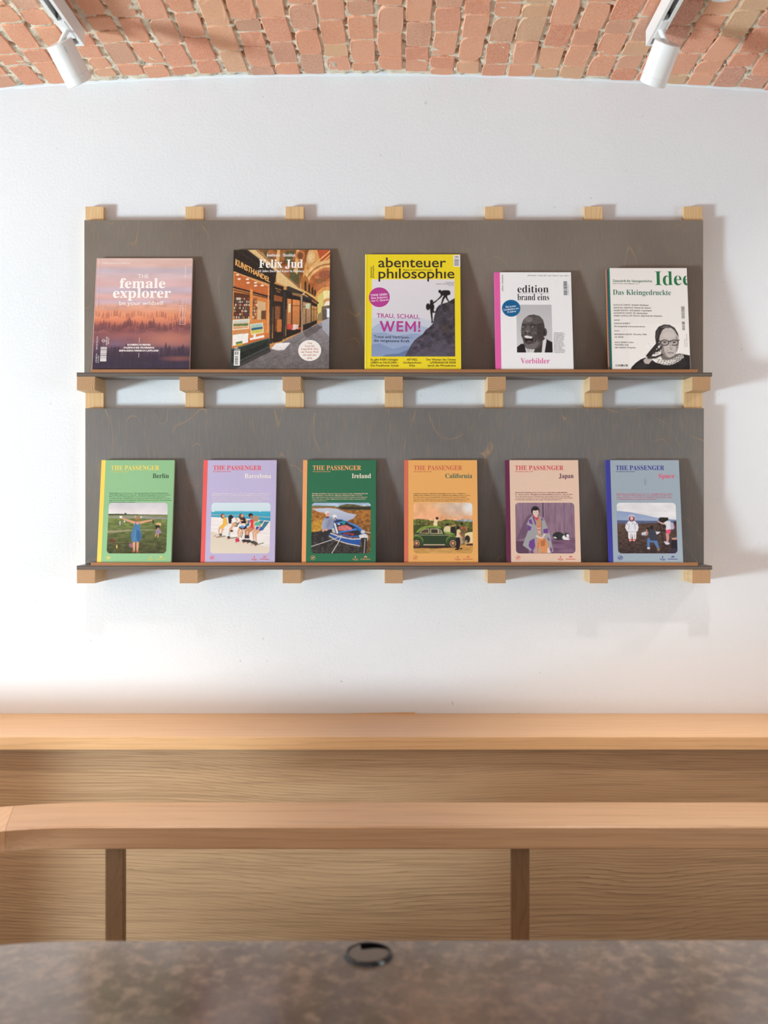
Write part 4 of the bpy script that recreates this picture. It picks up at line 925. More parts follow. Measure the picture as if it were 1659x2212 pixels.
# city, bottom-left px, cover, band, title, city colour, blurb, label, picture, line widths of the blurb (fraction of the cover)
PS = [
 ('Berlin', 209, (148, 194, 144), (250, 214, 96), (250, 218, 104), (60, 84, 66), (72, 110, 76), 'light green paperback with yellow spine, woman with outstretched arms on cover', pic_berlin, (.935, .97, .915, .965, .985, .52), 0.318),
 ('Barcelona', 433, (196, 184, 218), (242, 98, 94), (240, 88, 84), (250, 236, 224), (246, 238, 232), 'lilac paperback with coral spine, roller skaters seated by the sea on cover', pic_barcelona, (.935, .915, .91, .93, .83), 0.322),
 ('Ireland', 651.5, (46, 112, 80), (244, 166, 108), (246, 172, 110), (250, 232, 212), (240, 210, 180), 'dark green paperback with peach spine, man beside a blue boat on cover', pic_ireland, (.895, .815, .885, .865, .355), 0.322),
 ('California', 873, (240, 176, 102), (216, 112, 88), (216, 104, 84), (46, 106, 92), (104, 92, 62), 'orange paperback with red spine, old green car on cover', pic_california, (.85, .9, .855, .9, .88), 0.322),
 ('Japan', 1095, (236, 202, 180), (104, 42, 74), (222, 76, 84), (88, 40, 76), (120, 62, 82), 'pale pink paperback with maroon spine, woman in kimono and cat on cover', pic_japan, (.845, .92, .875, .915, .78), 0.312),
 ('Space', 1316, (164, 178, 190), (62, 62, 156), (52, 60, 150), (236, 88, 120), (222, 92, 116), 'grey blue paperback with royal blue spine, astronaut on cover', pic_space, (.895, .88, .89, .69), 0.326),
]
for city, px, cov, band, tcol, ccol, bcol, label, pf, lw, bv in PS:
    W, H, T = 0.1672, 0.2405, 0.0100
    b, fc = make_book('travel_paperback', label, 'book', 'travel paperbacks on the lower shelf', X(px, .0737), W, H, T, 'low', cov, band)
    ink = Ink((0, 0, 1000, 1420), W, H)
    sc_ = 1000.0
    ink.rect(0.0, 0, 57, 1420, band); ink.rect(18, 0, 21, 1420, [c * .93 for c in band])
    ink.text('THE PASSENGER', 133, 137, 62, tcol, 'serifb', 662)
    ink.text('For explorers of the ' + ('universe' if city == 'Space' else 'world'), 133, 165, 14, tcol, 'serifb', 260 if city == 'Space' else 240)
    cw = {'Berlin': 222, 'Barcelona': 362, 'Ireland': 262, 'California': 366, 'Japan': 200, 'Space': 218}[city]
    ink.text(city, 930, 247, 62, ccol, 'serifb', cw, 'r')
    y = bv * 1420 + 8
    for ln, w in zip(BL[city], lw):
        segs = ln.split('|'); ws = []
        for sg in segs:
            co, _ = glyphs(sg.lstrip('*').strip() or 'x', 'sansb' if sg.startswith('*') else 'sans', 1)
            ws.append(co[:, 0].max() - co[:, 0].min() + 0.28)
        tot = sum(ws); x = 128; tw = (w - 0.128) * 1000
        for sg, w_ in zip(segs, ws):
            ww = tw * w_ / tot
            ink.text(sg.lstrip('*').strip(), x, y, 14, bcol, 'sansb' if sg.startswith('*') else 'sansh', ww - tw * 0.28 / tot * 0.9, res=1); x += ww
        y += 24.6
    # little emblem and publisher marks
    cx, cy = 152, 1325
    ink.ring(cx, cy, 30, 4, tcol, 28)
    if city in ('Berlin', 'Barcelona'): ink.poly([(cx - 19, cy + 2), (cx - 10, cy - 9), (cx + 12, cy - 9), (cx + 19, cy - 1), (cx + 10, cy + 8), (cx + 4, cy + 8), (cx + 1, cy + 14), (cx - 4, cy + 8), (cx - 13, cy + 8)], tcol)
    else: ink.poly([(cx - 20, cy + 13), (cx - 8, cy - 5), (cx + 8, cy - 11), (cx + 20, cy - 18), (cx + 13, cy - 1), (cx, cy + 9)], tcol)
    if city == 'Space': ink.ring(cx, cy, 38, 3, tcol, 28, 20)
    ink.poly([(716, 1312), (724, 1298), (728, 1312), (733, 1314), (726, 1330), (722, 1330), (718, 1318)], tcol); ink.text('Europa', 723, 1351, 17, tcol, 'serif', 76, 'c'); ink.text('editions', 730, 1363, 8, tcol, 'serif', 50, 'c')
    for q in ((850, 1315), (863, 1309), (876, 1315)): ink.ell(q[0], q[1], 8, 8, tcol, 10)
    ink.text('IPERBOREA', 863, 1351, 13, tcol, 'serifb', 136, 'c')
    if city == 'Space': ink.rect(515, 250, 522, 350, (150, 164, 176)); ink.rect(530, 262, 537, 345, (150, 164, 176))
    ink.build('lettering', fc, on_cover(W, H, T, 0, 1))
    p = pf(); u0, u1, v0, v1 = 0.126, 0.930, 0.411, 0.893
    p.build('cover_picture', fc, (u1 - u0) * W, (v1 - v0) * H, on_cover(W, H, T, u0, v1, 0.0001), 0.0098, cov)

# ------------------------------------------------------------------ the magazines on the upper shelf
# dusk forest magazine
W, H, T = 0.2205, 0.2685, 0.0095
b, fc = make_book('magazine', 'magazine with pink dusk forest cover at the left end of the top shelf', 'magazine', 'magazines on the upper shelf', X(197.5, .0737), W, H, T, 'up', (214, 178, 172), (206, 150, 136), roll=0.0)
FR = (178, 575, 1040, 1625)
p = Pic(212, 250, FR, 0.0, 2)
stops = [(575, (222, 190, 180)), (640, (224, 184, 174)), (690, (198, 180, 190)), (740, (216, 186, 188)), (820, (220, 178, 176)), (880, (196, 176, 190)), (930, (226, 176, 168)), (985, (206, 176, 186)), (1015, (224, 168, 148)), (1060, (226, 158, 130)), (1120, (228, 146, 110)), (1170, (202, 118, 96)), (1230, (160, 96, 92)), (1300, (134, 88, 96)), (1370, (130, 88, 96)), (1430, (92, 70, 86)), (1500, (68, 56, 76)), (1640, (58, 48, 66))]
ys = np.linspace(FR[1], FR[3], p.HH)
for c in range(3): p.a[..., c] = np.interp(ys, [s_[0] for s_ in stops], [s_[1][c] for s_ in stops])[:, None]
p.a += vnoise(p.HH, p.WW, 24, 3, 5, 3)[..., None] * 26 * np.array([.8, 1, 1.1])
def trees(y0, amp, col, seed, x0=160, x1=1060, step=13, hmin=12, hmax=42, alpha=.9, slope=0.0, base=60):
    r = random.Random(seed); x = x0
    while x < x1:
        yb = y0 + slope * (x - x0) + amp * math.sin(x * .013 + seed) + r.uniform(-4, 4); h = (hmin + (hmax - hmin) * r.random() ** 2.2) * (1.5 if r.random() < .10 else 1); yb += 16 * math.sin(x * .031 + seed * 2) ; w = h * r.uniform(.28, .5)
        pts = [(x, yb - h)]
        for k in range(1, 5):
            pts += [(x + w * k / 4 * .9, yb - h + h * k / 4), (x + w * k / 4 * .55, yb - h + h * k / 4 + 1)]
        pts += [(x + w, yb + base), (x - w, yb + base)]
        for k in range(4, 0, -1): pts += [(x - w * k / 4 * .55, yb - h + h * k / 4 + 1), (x - w * k / 4 * .9, yb - h + h * k / 4)]
        p.poly(pts, col, alpha); x += r.uniform(.25, 1.7) * step
trees(1010, 6, (208, 150, 130), 1, 640, 1060, 16, 18, 50, .55, -.05, 20); trees(1030, 4, (196, 150, 144), 2, 215, 470, 15, 14, 36, .5, 0, 16)
for q in range(2): p.glow(300 + 400 * q, 1105, 300, 50, (236, 152, 112), .5)
trees(1085, 7, (164, 96, 84), 3, 170, 1060, 18, 10, 34, .55, .02, 34)
p.glow(500, 1140, 420, 34, (228, 140, 104), .6)
trees(1190, 12, (112, 68, 70), 4, 160, 1060, 15, 14, 52, .6, .0, 40); trees(1205, 8, (120, 76, 80), 14, 160, 1060, 12, 10, 40, .5, .0, 60)
p.glow(860, 1320, 330, 80, (206, 130, 104), .75); p.glow(480, 1290, 260, 40, (170, 104, 100), .5)
trees(1360, 10, (80, 62, 82), 5, 150, 300, 14, 20, 60, .6, .02, 80); trees(1440, 16, (66, 52, 66), 6, 320, 1060, 15, 16, 54, .75, -.01, 80); trees(1500, 10, (58, 48, 64), 7, 150, 1060, 14, 14, 44, .7, 0, 140)
p.glow(940, 1500, 180, 30, (176, 104, 92), .6); p.glow(380, 1370, 90, 30, (120, 104, 140), .5)
p.poly([(178, 575), (186, 575), (186, 1625), (178, 1625)], (150, 100, 100), .25); p.line([(212, 575), (212, 1625)], 3, (120, 90, 100), .4)
p.build('cover_picture', fc, W - .0013, H, on_cover(W, H, T, 0.0055, 1, .00008))
ink = Ink(FR, W, H); wh = (252, 242, 238)
ink.text('THE', 604, 763, 36, wh, 'sans', 96, 'c', res=3); ink.text('female', 600, 853, 92, wh, 'serifx', 410, 'c'); ink.text('explorer', 598, 943, 92, wh, 'serifx', 518, 'c'); ink.text('be your wildself', 596, 1010, 36, wh, 'sans', 394, 'c', res=3)
ink.text('THEFEMALEEXPLORER.DE', 232, 628, 13, wh, 'sans', 244)
for i, t_ in enumerate(('ROAMING ROMANIA', 'PAZIFISCHER FEUERRING', 'SKIPACKING FINNISCH LAPPLAND')): ink.text(t_, 590, 1384 + i * 27, 16, wh, 'sansb', (205, 268, 352)[i], 'c')
ink.rect(589, 1312, 591.5, 1357, wh); ink.rect(589, 1450, 591.5, 1492, wh)
bc = Ink(FR, W, H); bc.bars(250, 1395, 305, 1530, wh, True, 3, 22); bc.build('barcode', fc, on_cover(W, H, T, 0, 1, .0002)); ink.text('ISBN 978-3-9821-713-8', 222, 1420, 11, wh, 'sans', 120, rot=90); ink.text('OKTOBER 2022', 222, 1540, 11, wh, 'sans', 84, rot=90); ink.text('13,90 EUR', 240, 1540, 11, wh, 'sans', 64, rot=90)
ink.text('KLIMANEUTRAL', 306, 1380, 11, wh, 'sans', 80, rot=90); ink.text('GEDRUCKT', 322, 1372, 11, wh, 'sans', 60, rot=90); ink.ring(272, 1340, 14, 2.5, wh, 18); ink.rect(256, 1339, 294, 1341, wh)
for a_ in ((942, 1015, 993, 1017), (942, 1187, 993, 1189), (942, 1015, 944, 1189), (991, 1015, 993, 1189)): ink.rect(*a_, wh)
ink.text('OUTDOOR MAGAZINE', 972, 1176, 11, wh, 'sans', 150, rot=90); ink.text('REISE-MAGAZIN', 985, 760, 9, wh, 'sans', 110, rot=90)
ink.build('lettering', fc, on_cover(W, H, T, 0, 1, .0002))

# shopping arcade magazine
W, H, T = 0.2220, 0.2885, 0.0075
b, fc = make_book('magazine', 'magazine with glowing arcade shopfronts on its cover on the top shelf', 'magazine', 'magazines on the upper shelf', X(498, .0737), W, H, T, 'up', (60, 52, 46), (40, 44, 42), roll=0.0)
FR = (85, 490, 962, 1608)
p = Pic(214, 272, FR, 0.0, 2)
p.a[:] = (204, 146, 86); r = random.Random(5)
p.gpoly([(700, 480), (970, 480), (970, 900), (820, 900), (690, 760)], (222, 164, 98), (206, 136, 70))
p.poly([(290, 490), (770, 490), (720, 690), (700, 850), (560, 745), (300, 505)], (150, 92, 52)); p.npoly([(290, 490), (780, 490), (720, 860), (300, 520)], 50, 26, 20, 3)
for q in ([(345, 500), (430, 500), (440, 570), (380, 560)], [(560, 500), (640, 500), (600, 640), (545, 600)], [(600, 660), (690, 660), (680, 820), (600, 760)]): p.poly(q, (92, 88, 56)); 
for x in (480, 655): p.poly([(x, 490), (x + 26, 490), (x + 12, 720), (x - 20, 690)], (226, 178, 112))
p.ell(690, 545, 40, 46, (196, 120, 70)); p.ell(690, 545, 26, 32, (120, 74, 48)); p.ell(420, 520, 30, 30, (176, 110, 66))
p.poly([(840, 490), (962, 490), (962, 560), (880, 620)], (188, 84, 50)); p.line([(800, 640), (962, 500)], 10, (236, 190, 122)); p.line([(850, 640), (962, 540)], 8, (236, 190, 122))
# big arch and painted vault
for rr, col in ((270, (228, 184, 124)), (240, (176, 110, 62)), (226, (226, 176, 112)), (205, (186, 110, 66))): p.ell(960, 860, rr, rr * 1.02, col)
p.npoly([(740, 640), (962, 640), (962, 860), (740, 860)], 44, 26, 20, 9); p.ell(920, 720, 60, 40, (150, 84, 62), .8); p.ell(870, 780, 40, 26, (128, 96, 66), .7); p.ell(940, 800, 50, 22, (206, 132, 84), .8)
p.poly([(700, 760), (740, 720), (840, 900), (830, 960), (700, 860)], (176, 112, 58))
for i, x in enumerate((730, 765, 795, 818)): p.poly([(x, 800 + i * 24), (x + 8, 770 + i * 28), (x + 18, 790 + i * 26), (x + 20, 880 + i * 16), (x, 862 + i * 18)], (70, 46, 34))
p.ell(935, 960, 110, 130, (226, 160, 90)); p.ell(940, 975, 88, 110, (244, 226, 168)); p.ell(945, 1010, 58, 74, (214, 150, 88)); p.ell(948, 1030, 42, 70, (246, 236, 214)); p.poly([(850, 920), (905, 870), (905, 1120), (855, 1140)], (222, 204, 120)); p.poly([(890, 1010), (962, 1000), (962, 1130), (880, 1140)], (120, 100, 84)); p.rect(932, 1030, 962, 1110, (236, 242, 250))
for x in (900, 916, 930): p.rect(x, 1040, x + 6, 1130, (60, 50, 48))
p.line([(914, 700), (914, 930)], 3, (70, 50, 40)); p.ell(914, 900, 14, 34, (246, 226, 160)); p.line([(783, 490), (783, 640)], 4, (120, 90, 60)); p.glow(783, 560, 40, 70, (255, 236, 190), 1.1); p.poly([(752, 560), (760, 500), (806, 500), (820, 650), (750, 650)], (206, 150, 96), .35)
# cornice and fascia
p.poly([(180, 490), (300, 490), (735, 880), (735, 905), (480, 790), (470, 720)], (226, 190, 134)); p.poly([(300, 495), (735, 880), (720, 880), (285, 495)], (140, 98, 60))
p.poly([(80, 485), (205, 485), (478, 695), (468, 790), (440, 815), (85, 690)], (44, 36, 32)); p.line([(200, 490), (478, 700)], 12, (70, 58, 48)); p.line([(110, 495), (470, 735)], 3, (84, 70, 56))
# big lit window at left
p.gpoly([(95, 690), (420, 825), (420, 1300), (92, 1400)], (206, 122, 62), (222, 140, 76))
p.poly([(95, 695), (420, 830), (420, 925), (95, 850)], (196, 106, 58)); p.line([(95, 695), (420, 830)], 7, (236, 176, 116))
for x, y in ((125, 722), (140, 760), (215, 762), (222, 795), (290, 795), (290, 822), (350, 820)): p.ell(x, y, 15, 7, (250, 236, 214)); 
p.line([(88, 835), (420, 925)], 16, (40, 34, 32)); p.line([(88, 860), (420, 940)], 10, (74, 56, 46))
p.poly([(95, 880), (245, 905), (245, 1125), (95, 1125)], (92, 52, 34))
for row in range(7):
    y = 930 + row * 28; x = 100
    while x < 305:
        if not 236 < x < 262:
            w = r.uniform(4, 9); p.rect(x, y + r.uniform(0, 6), x + w, y + 22, r.choice([(214, 200, 176), (150, 60, 44), (70, 80, 96), (226, 214, 190), (190, 130, 60), (60, 50, 48), (110, 90, 70)]))
        x += 10
    p.rect(95, y + 22, 305, y + 27, (60, 34, 26))
p.poly([(240, 850), (266, 856), (266, 1150), (240, 1150)], (226, 146, 80)); p.poly([(308, 960), (385, 975), (380, 1130), (312, 1135)], (214, 176, 132)); p.rect(345, 1050, 388, 1130, (110, 70, 44)); p.line([(408, 835), (408, 1290)], 10, (236, 160, 100))
p.poly([(92, 1135), (242, 1122), (238, 1215), (92, 1228)], (240, 226, 200)); p.gpoly([(97, 1142), (234, 1132), (230, 1208), (97, 1218)], (206, 216, 214), (216, 150, 96)); p.poly([(97, 1172), (232, 1165), (232, 1185), (97, 1190)], (96, 116, 60))
p.poly([(246, 1172), (362, 1158), (374, 1250), (258, 1272)], (236, 214, 176)); p.gpoly([(255, 1180), (355, 1168), (364, 1242), (264, 1262)], (150, 196, 222), (230, 196, 50)); p.poly([(258, 1210), (360, 1196), (362, 1214), (262, 1230)], (46, 92, 130))
p.gpoly([(92, 1330), (420, 1250), (420, 1295), (92, 1400)], (214, 116, 56), (196, 100, 50)); p.poly([(95, 1268), (234, 1255), (232, 1338), (95, 1372)], (244, 238, 232)); p.poly([(130, 1230), (215, 1218), (222, 1250), (100, 1270)], (206, 140, 90)); p.poly([(245, 1300), (375, 1270), (378, 1292), (252, 1318)], (244, 236, 230)); p.rect(280, 1262, 300, 1300, (244, 236, 230)); p.poly([(122, 1335), (182, 1322), (184, 1362), (126, 1375)], (200, 170, 60)); p.poly([(124, 1338), (180, 1326), (180, 1342), (124, 1352)], (60, 120, 110))
p.poly([(85, 1395), (420, 1295), (430, 1390), (80, 1570)], (42, 50, 46)); p.line([(92, 1398), (420, 1298)], 8, (80, 110, 98)); p.poly([(150, 1440), (400, 1340), (400, 1370), (150, 1500)], (30, 36, 34))
# pillars, door
p.poly([(415, 790), (452, 800), (448, 1350), (425, 1350)], (40, 36, 36)); p.poly([(448, 800), (545, 830), (540, 1325), (455, 1345)], (46, 36, 32)); p.poly([(458, 905), (535, 925), (532, 970), (458, 960)], (150, 86, 46)); p.poly([(458, 1000), (520, 1010), (515, 1230), (458, 1240)], (110, 60, 34)); p.poly([(488, 1130), (532, 1130), (530, 1240), (490, 1245)], (190, 116, 60)); p.poly([(455, 1000), (470, 1000), (470, 1300), (455, 1310)], (52, 40, 36))
for y in range(1020, 1130, 14): p.line([(470, y), (512, y + 3)], 5, (190, 140, 90), .7)
p.poly([(540, 860), (572, 860), (566, 1305), (540, 1312)], (44, 40, 40)); p.line([(552, 880), (550, 1290)], 5, (86, 78, 76)); p.line([(438, 830), (436, 1330)], 5, (80, 72, 70)); p.ell(554, 1290, 18, 20, (50, 46, 46)); p.ell(440, 1320, 18, 24, (50, 46, 46))
p.poly([(570, 830), (590, 826), (728, 885), (700, 910), (575, 895)], (58, 52, 48))
# further shopfronts
def shop(x0, x1, yt0, yt1, yb0, yb1, lit):
    p.poly([(x0, yt0), (x1, yt1), (x1, yb1), (x0, yb0)], (40, 34, 32)); w = x1 - x0
    for a_, c_ in ((.06, .34), (.42, .9)):
        xa, xb = x0 + w * a_, x0 + w * c_; ta = yt0 + (yt1 - yt0) * a_; tb = yt0 + (yt1 - yt0) * c_; ba = yb0 + (yb1 - yb0) * a_; bb_ = yb0 + (yb1 - yb0) * c_
        p.gpoly([(xa, ta + (ba - ta) * .16), (xb, tb + (bb_ - tb) * .16), (xb, tb + (bb_ - tb) * .82), (xa, ta + (ba - ta) * .82)], lit, [c * .78 for c in lit])
        p.line([(xa, ta + (ba - ta) * .3), (xb, tb + (bb_ - tb) * .3)], 5, (44, 36, 32))
shop(570, 705, 870, 905, 1300, 1245, (226, 142, 82)); p.poly([(590, 990), (610, 985), (608, 1060), (590, 1070)], (236, 210, 160)); 
for q in range(9): p.rect(575 + r.uniform(0, 115), 1170 + r.uniform(0, 30), 590 + r.uniform(0, 115), 1215 + r.uniform(0, 10), r.choice([(206, 60, 50), (236, 226, 210), (60, 60, 70), (226, 190, 90)]), .8)
p.poly([(622, 885), (700, 900), (700, 925), (622, 905)], (150, 110, 70)); shop(715, 800, 915, 945, 1240, 1200, (196, 150, 110)); p.poly([(712, 905), (800, 940), (800, 955), (712, 925)], (60, 60, 62)); p.rect(745, 985, 782, 1030, (196, 206, 176)); shop(798, 850, 965, 990, 1195, 1165, (206, 150, 90)); p.line([(735, 890), (860, 985)], 16, (60, 50, 46)); p.poly([(856, 1080), (895, 1060), (895, 1130), (856, 1150)], (150, 130, 90)); p.line([(705, 905), (716, 1240)], 14, (176, 140, 110)); p.line([(690, 850), (840, 940)], 14, (226, 178, 104))
# floor
p.gpoly([(80, 1580), (430, 1395), (600, 1305), (720, 1240), (850, 1170), (965, 1110), (965, 1620), (80, 1620)], (150, 142, 146), (104, 96, 94)); p.npoly([(80, 1580), (430, 1395), (850, 1170), (965, 1110), (965, 1620), (80, 1620)], 16, 40, 30, 13); p.poly([(890, 1150), (965, 1110), (965, 1290), (900, 1220)], (190, 194, 210), .6); p.poly([(720, 1245), (850, 1175), (900, 1200), (760, 1300)], (80, 70, 70), .6)
p.gpoly([(440, 1395), (485, 1345), (612, 1340), (560, 1405), (500, 1410)], (244, 238, 238), (226, 214, 212)); p.poly([(80, 1570), (430, 1390), (440, 1420), (200, 1540), (80, 1600)], (64, 60, 60)); p.line([(80, 1545), (430, 1375)], 6, (90, 84, 82))
for a_ in ([(220, 1545), (965, 1330)], [(300, 1600), (760, 1260)], [(560, 1600), (860, 1220)], [(480, 1420), (965, 1540)], [(840, 1600), (930, 1290)], [(610, 1330), (965, 1420)]): p.line(a_, 3, (80, 74, 74), .6)
p.a += vnoise(p.HH, p.WW, 130, 110, 31, 2)[..., None] * 26
p.build('cover_picture', fc, W - .0013, H, on_cover(W, H, T, 0.0055, 1, .00008))
ink = Ink(FR, W, H); wh = (250, 244, 240)
ink.text('KUNSTHANDEL', 0, 0, 50, (228, 168, 96), 'sansb', quad=[(108, 575), (422, 752), (418, 790), (106, 632)], res=2)
ink.text('Hamburger', 385, 552, 26, wh, 'frak', 122); ink.text('Abendblatt', 533, 552, 26, wh, 'frak', 116); ink.text('Felix Jud', 518, 655, 76, wh, 'serifx', 398, 'c'); ink.text('100 Jahre Buch und Kunst in Hamburg', 520, 696, 21, wh, 'serifb', 420, 'c', res=2)
st = Ink(FR, W, H); st.ell(788, 1412, 103, 95, (244, 236, 230))
for i, t_ in enumerate(('Von', 'Lenz bis', 'Lagerfeld: Wer', 'am Neuen Wall', 'ein und aus', 'ging')): st.text(t_, 788, 1354 + i * 26.5, 18, (190, 112, 84), 'serifb', (40, 86, 156, 156, 118, 44)[i], 'c', res=2)
st.build('sticker', fc, on_cover(W, H, T, 0, 1, .0002)); bc = Ink(FR, W, H); bc.rect(112, 1412, 166, 1548, (240, 236, 232)); bc.bars(120, 1462, 150, 1540, (60, 56, 54), True, 8, 20); bc.bars(118, 1420, 152, 1452, (60, 56, 54), False, 8, 8); bc.build('barcode', fc, on_cover(W, H, T, 0, 1, .0002)); ink.text('9,90 Euro', 116, 1406, 10, wh, 'sansb', 52); ink.text('2023', 116, 1392, 10, wh, 'sansb', 30)
ink.text('Felix Jud', 470, 850, 14, (206, 150, 90), 'serifb', 52, slope=.35); ink.text('& Co.', 482, 878, 14, (206, 150, 90), 'serifb', 34, slope=.35)
ink.build('lettering', fc, on_cover(W, H, T, 0, 1, .0002))

# yellow philosophy magazine
W, H, T = 0.2180, 0.2785, 0.0070
yel = (246, 220, 40)
b, fc = make_book('magazine', 'yellow magazine with climbers on a rock in the middle of the top shelf', 'magazine', 'magazines on the upper shelf', X(787.5, .0737), W, H, T, 'up', yel, (236, 216, 130), roll=0.0)
FR = (124, 530, 984, 1612)
p = Pic(152, 150, (185, 762, 932, 1470), 0.0, 3)
p.gpoly(p.full(), (228, 222, 226), (214, 212, 220))
p.gpoly([(180, 1130), (260, 1105), (340, 1130), (480, 1120), (600, 1110), (700, 1140), (940, 1130), (940, 1480), (180, 1480)], (206, 208, 220), (196, 202, 218))
p.gpoly([(180, 1215), (270, 1155), (340, 1195), (420, 1170), (520, 1200), (600, 1180), (700, 1210), (940, 1200), (940, 1480), (180, 1480)], (176, 186, 210), (170, 182, 208))
p.gpoly([(180, 1255), (300, 1250), (400, 1280), (560, 1260), (700, 1270), (700, 1480), (180, 1480)], (150, 166, 198), (160, 174, 204))
p.gpoly([(180, 1360), (260, 1350), (380, 1400), (480, 1370), (600, 1380), (600, 1480), (180, 1480)], (132, 150, 188), (140, 156, 192)); p.poly([(250, 1480), (320, 1450), (430, 1440), (520, 1400), (560, 1480)], (104, 122, 160))
rock = [(485, 1480), (492, 1445), (520, 1400), (540, 1360), (570, 1320), (605, 1290), (640, 1268), (670, 1225), (700, 1205), (735, 1165), (742, 1120), (752, 1075), (765, 1030), (790, 1000), (830, 985), (872, 972), (905, 950), (935, 934), (940, 1480)]
p.gpoly(rock, (58, 54, 58), (78, 72, 88)); p.npoly(rock, 34, 26, 22, 6, (1, 1, 1.1), 4)
r = random.Random(12)
for i in range(46):
    x, y = r.uniform(500, 930), r.uniform(1000, 1470)
    if y > 1480 - (x - 485) * 1.05 + 40: p.line([(x, y), (x + r.uniform(8, 40), y - r.uniform(5, 40))], r.uniform(3, 7), r.choice([(40, 38, 42), (104, 98, 110), (92, 84, 92)]), .55)
p.poly([(560, 1470), (620, 1400), (760, 1370), (800, 1310), (860, 1340), (935, 1420), (935, 1480)], (98, 90, 102), .5); p.poly([(800, 1190), (860, 1180), (900, 1240), (840, 1260)], (84, 70, 62), .6)
bk = (30, 27, 28)
p.ell(797, 876, 15, 16, bk); p.poly([(796, 884), (826, 864), (862, 864), (884, 880), (892, 905), (868, 912), (848, 922), (836, 918), (822, 910), (806, 920)], bk); p.ell(868, 888, 24, 24, bk); p.limb([(822, 902), (800, 930), (776, 952)], [18, 14, 10], bk); p.limb([(842, 915), (826, 945), (812, 990)], [22, 18, 13], bk); p.limb([(852, 915), (858, 940), (876, 968)], [20, 16, 12], bk)
p.ell(722, 966, 15, 15, bk); p.poly([(708, 975), (735, 978), (745, 1005), (738, 1040), (715, 1050), (702, 1030)], bk); p.ell(690, 1016, 19, 32, bk); p.limb([(730, 985), (758, 968), (776, 952)], [16, 13, 9], bk); p.limb([(718, 1040), (722, 1090), (728, 1155)], [22, 17, 13], bk); p.limb([(732, 1030), (738, 1066), (756, 1062)], [18, 14, 11], bk); p.ell(728, 1158, 12, 6, bk); p.limb([(740, 1000), (742, 1030)], [12, 9], bk)
u0, u1 = (185 - FR[0]) / (FR[2] - FR[0]), (932 - FR[0]) / (FR[2] - FR[0]); v0, v1 = (762 - FR[1]) / (FR[3] - FR[1]), (1470 - FR[1]) / (FR[3] - FR[1])
p.build('cover_picture', fc, (u1 - u0) * W, (v1 - v0) * H, on_cover(W, H, T, u0, v1, .0001))
ink = Ink(FR, W, H); dk = (58, 50, 44); mg = (184, 62, 146)
ink.text('abenteuer', 243, 650, 88, dk, 'sansh', 612, res=4); ink.text('phılosophıe', 245, 752, 88, dk, 'sansh', 685, res=4)
ink.text('Magazin für praktische Philosophie', 468, 681, 13, dk, 'sans', 264); ink.text('abenteuer', 184, 748, 15, dk, 'sansh', 104, rot=90); ink.text('philosophie', 203, 748, 15, dk, 'sansh', 116, rot=90)
for i, t_ in enumerate(('Ausgabe 04', 'Oktober - Dezember 2022', 'Nr. 170')): ink.text(t_, 924, 796 + 14 * i, 10, (90, 84, 86), 'sans', (74, 162, 44)[i], 'r')
st = Ink(FR, W, H); st.ell(253, 928, 94, 91, mg, 48)
for i, t_ in enumerate(('THINK GREEK:', 'Eine Kolumne', 'von C. Quarch')): st.text(t_, 252 + i * 3, 914 + i * 25, 18, (252, 240, 246), 'sansh', (156, 146, 156)[i], 'c', rot=4, res=2)
st.build('sticker', fc, on_cover(W, H, T, 0, 1, .0002)); ink.text('TRAU, SCHAU,', 230, 1115, 38, mg, 'sansh', 382, res=3, slope=.03)
for q in ([(256, 1146), (276, 1146), (299, 1213), (319, 1146), (333, 1146), (353, 1213), (375, 1147), (394, 1147), (362, 1243), (345, 1243), (326, 1184), (307, 1242), (290, 1242)],
          [(409, 1148), (468, 1148), (468, 1165), (428, 1165), (428, 1186), (464, 1186), (464, 1203), (428, 1203), (428, 1226), (469, 1226), (469, 1243), (409, 1243)],
          [(486, 1149), (501, 1149), (534, 1203), (567, 1149), (582, 1149), (582, 1245), (563, 1245), (563, 1184), (537, 1226), (530, 1226), (505, 1184), (505, 1244), (486, 1244)],
          [(602, 1150), (622, 1150), (618, 1217), (606, 1217)]): ink.poly(q, mg)
ink.ell(612, 1236, 11, 11, mg, 20)
ink.text('Treue und Vertrauen –', 205, 1300, 23, (44, 44, 56), 'sansh', 344, slope=.02, res=2); ink.text('die vergessene Kraft', 205, 1335, 23, (44, 44, 56), 'sansh', 320, slope=.02, res=2)
for x, al, ls, ws in ((178, 'l', ('Es gibt KEIN richtiges', 'LEBEN im FALSCHEN –', 'Die Frankfurter Schule'), (244, 252, 250)), (548, 'c', ('AKTUELL', 'Gorbatschows', 'Erbe'), (98, 160, 50)), (937, 'r', ('Der Westen des Ostens', 'LITERARISCHE REISE', 'durch die Westukraine'), (264, 228, 252))):
    for i, t_ in enumerate(ls): ink.text(t_, x, 1506 + i * 27, 17, dk, 'sansh', ws[i], al, res=2)
bc = Ink(FR, W, H); bc.rect(922, 537, 984, 645, (238, 234, 236)); bc.bars(930, 572, 972, 636, (90, 88, 92), True, 4, 16); bc.bars(934, 546, 972, 562, (90, 88, 92), False, 4, 9); bc.build('barcode', fc, on_cover(W, H, T, 0, 1, .0002)); ink.rect(140, 530, 142, 1612, (226, 200, 30))
ink.build('lettering', fc, on_cover(W, H, T, 0, 1, .0002))

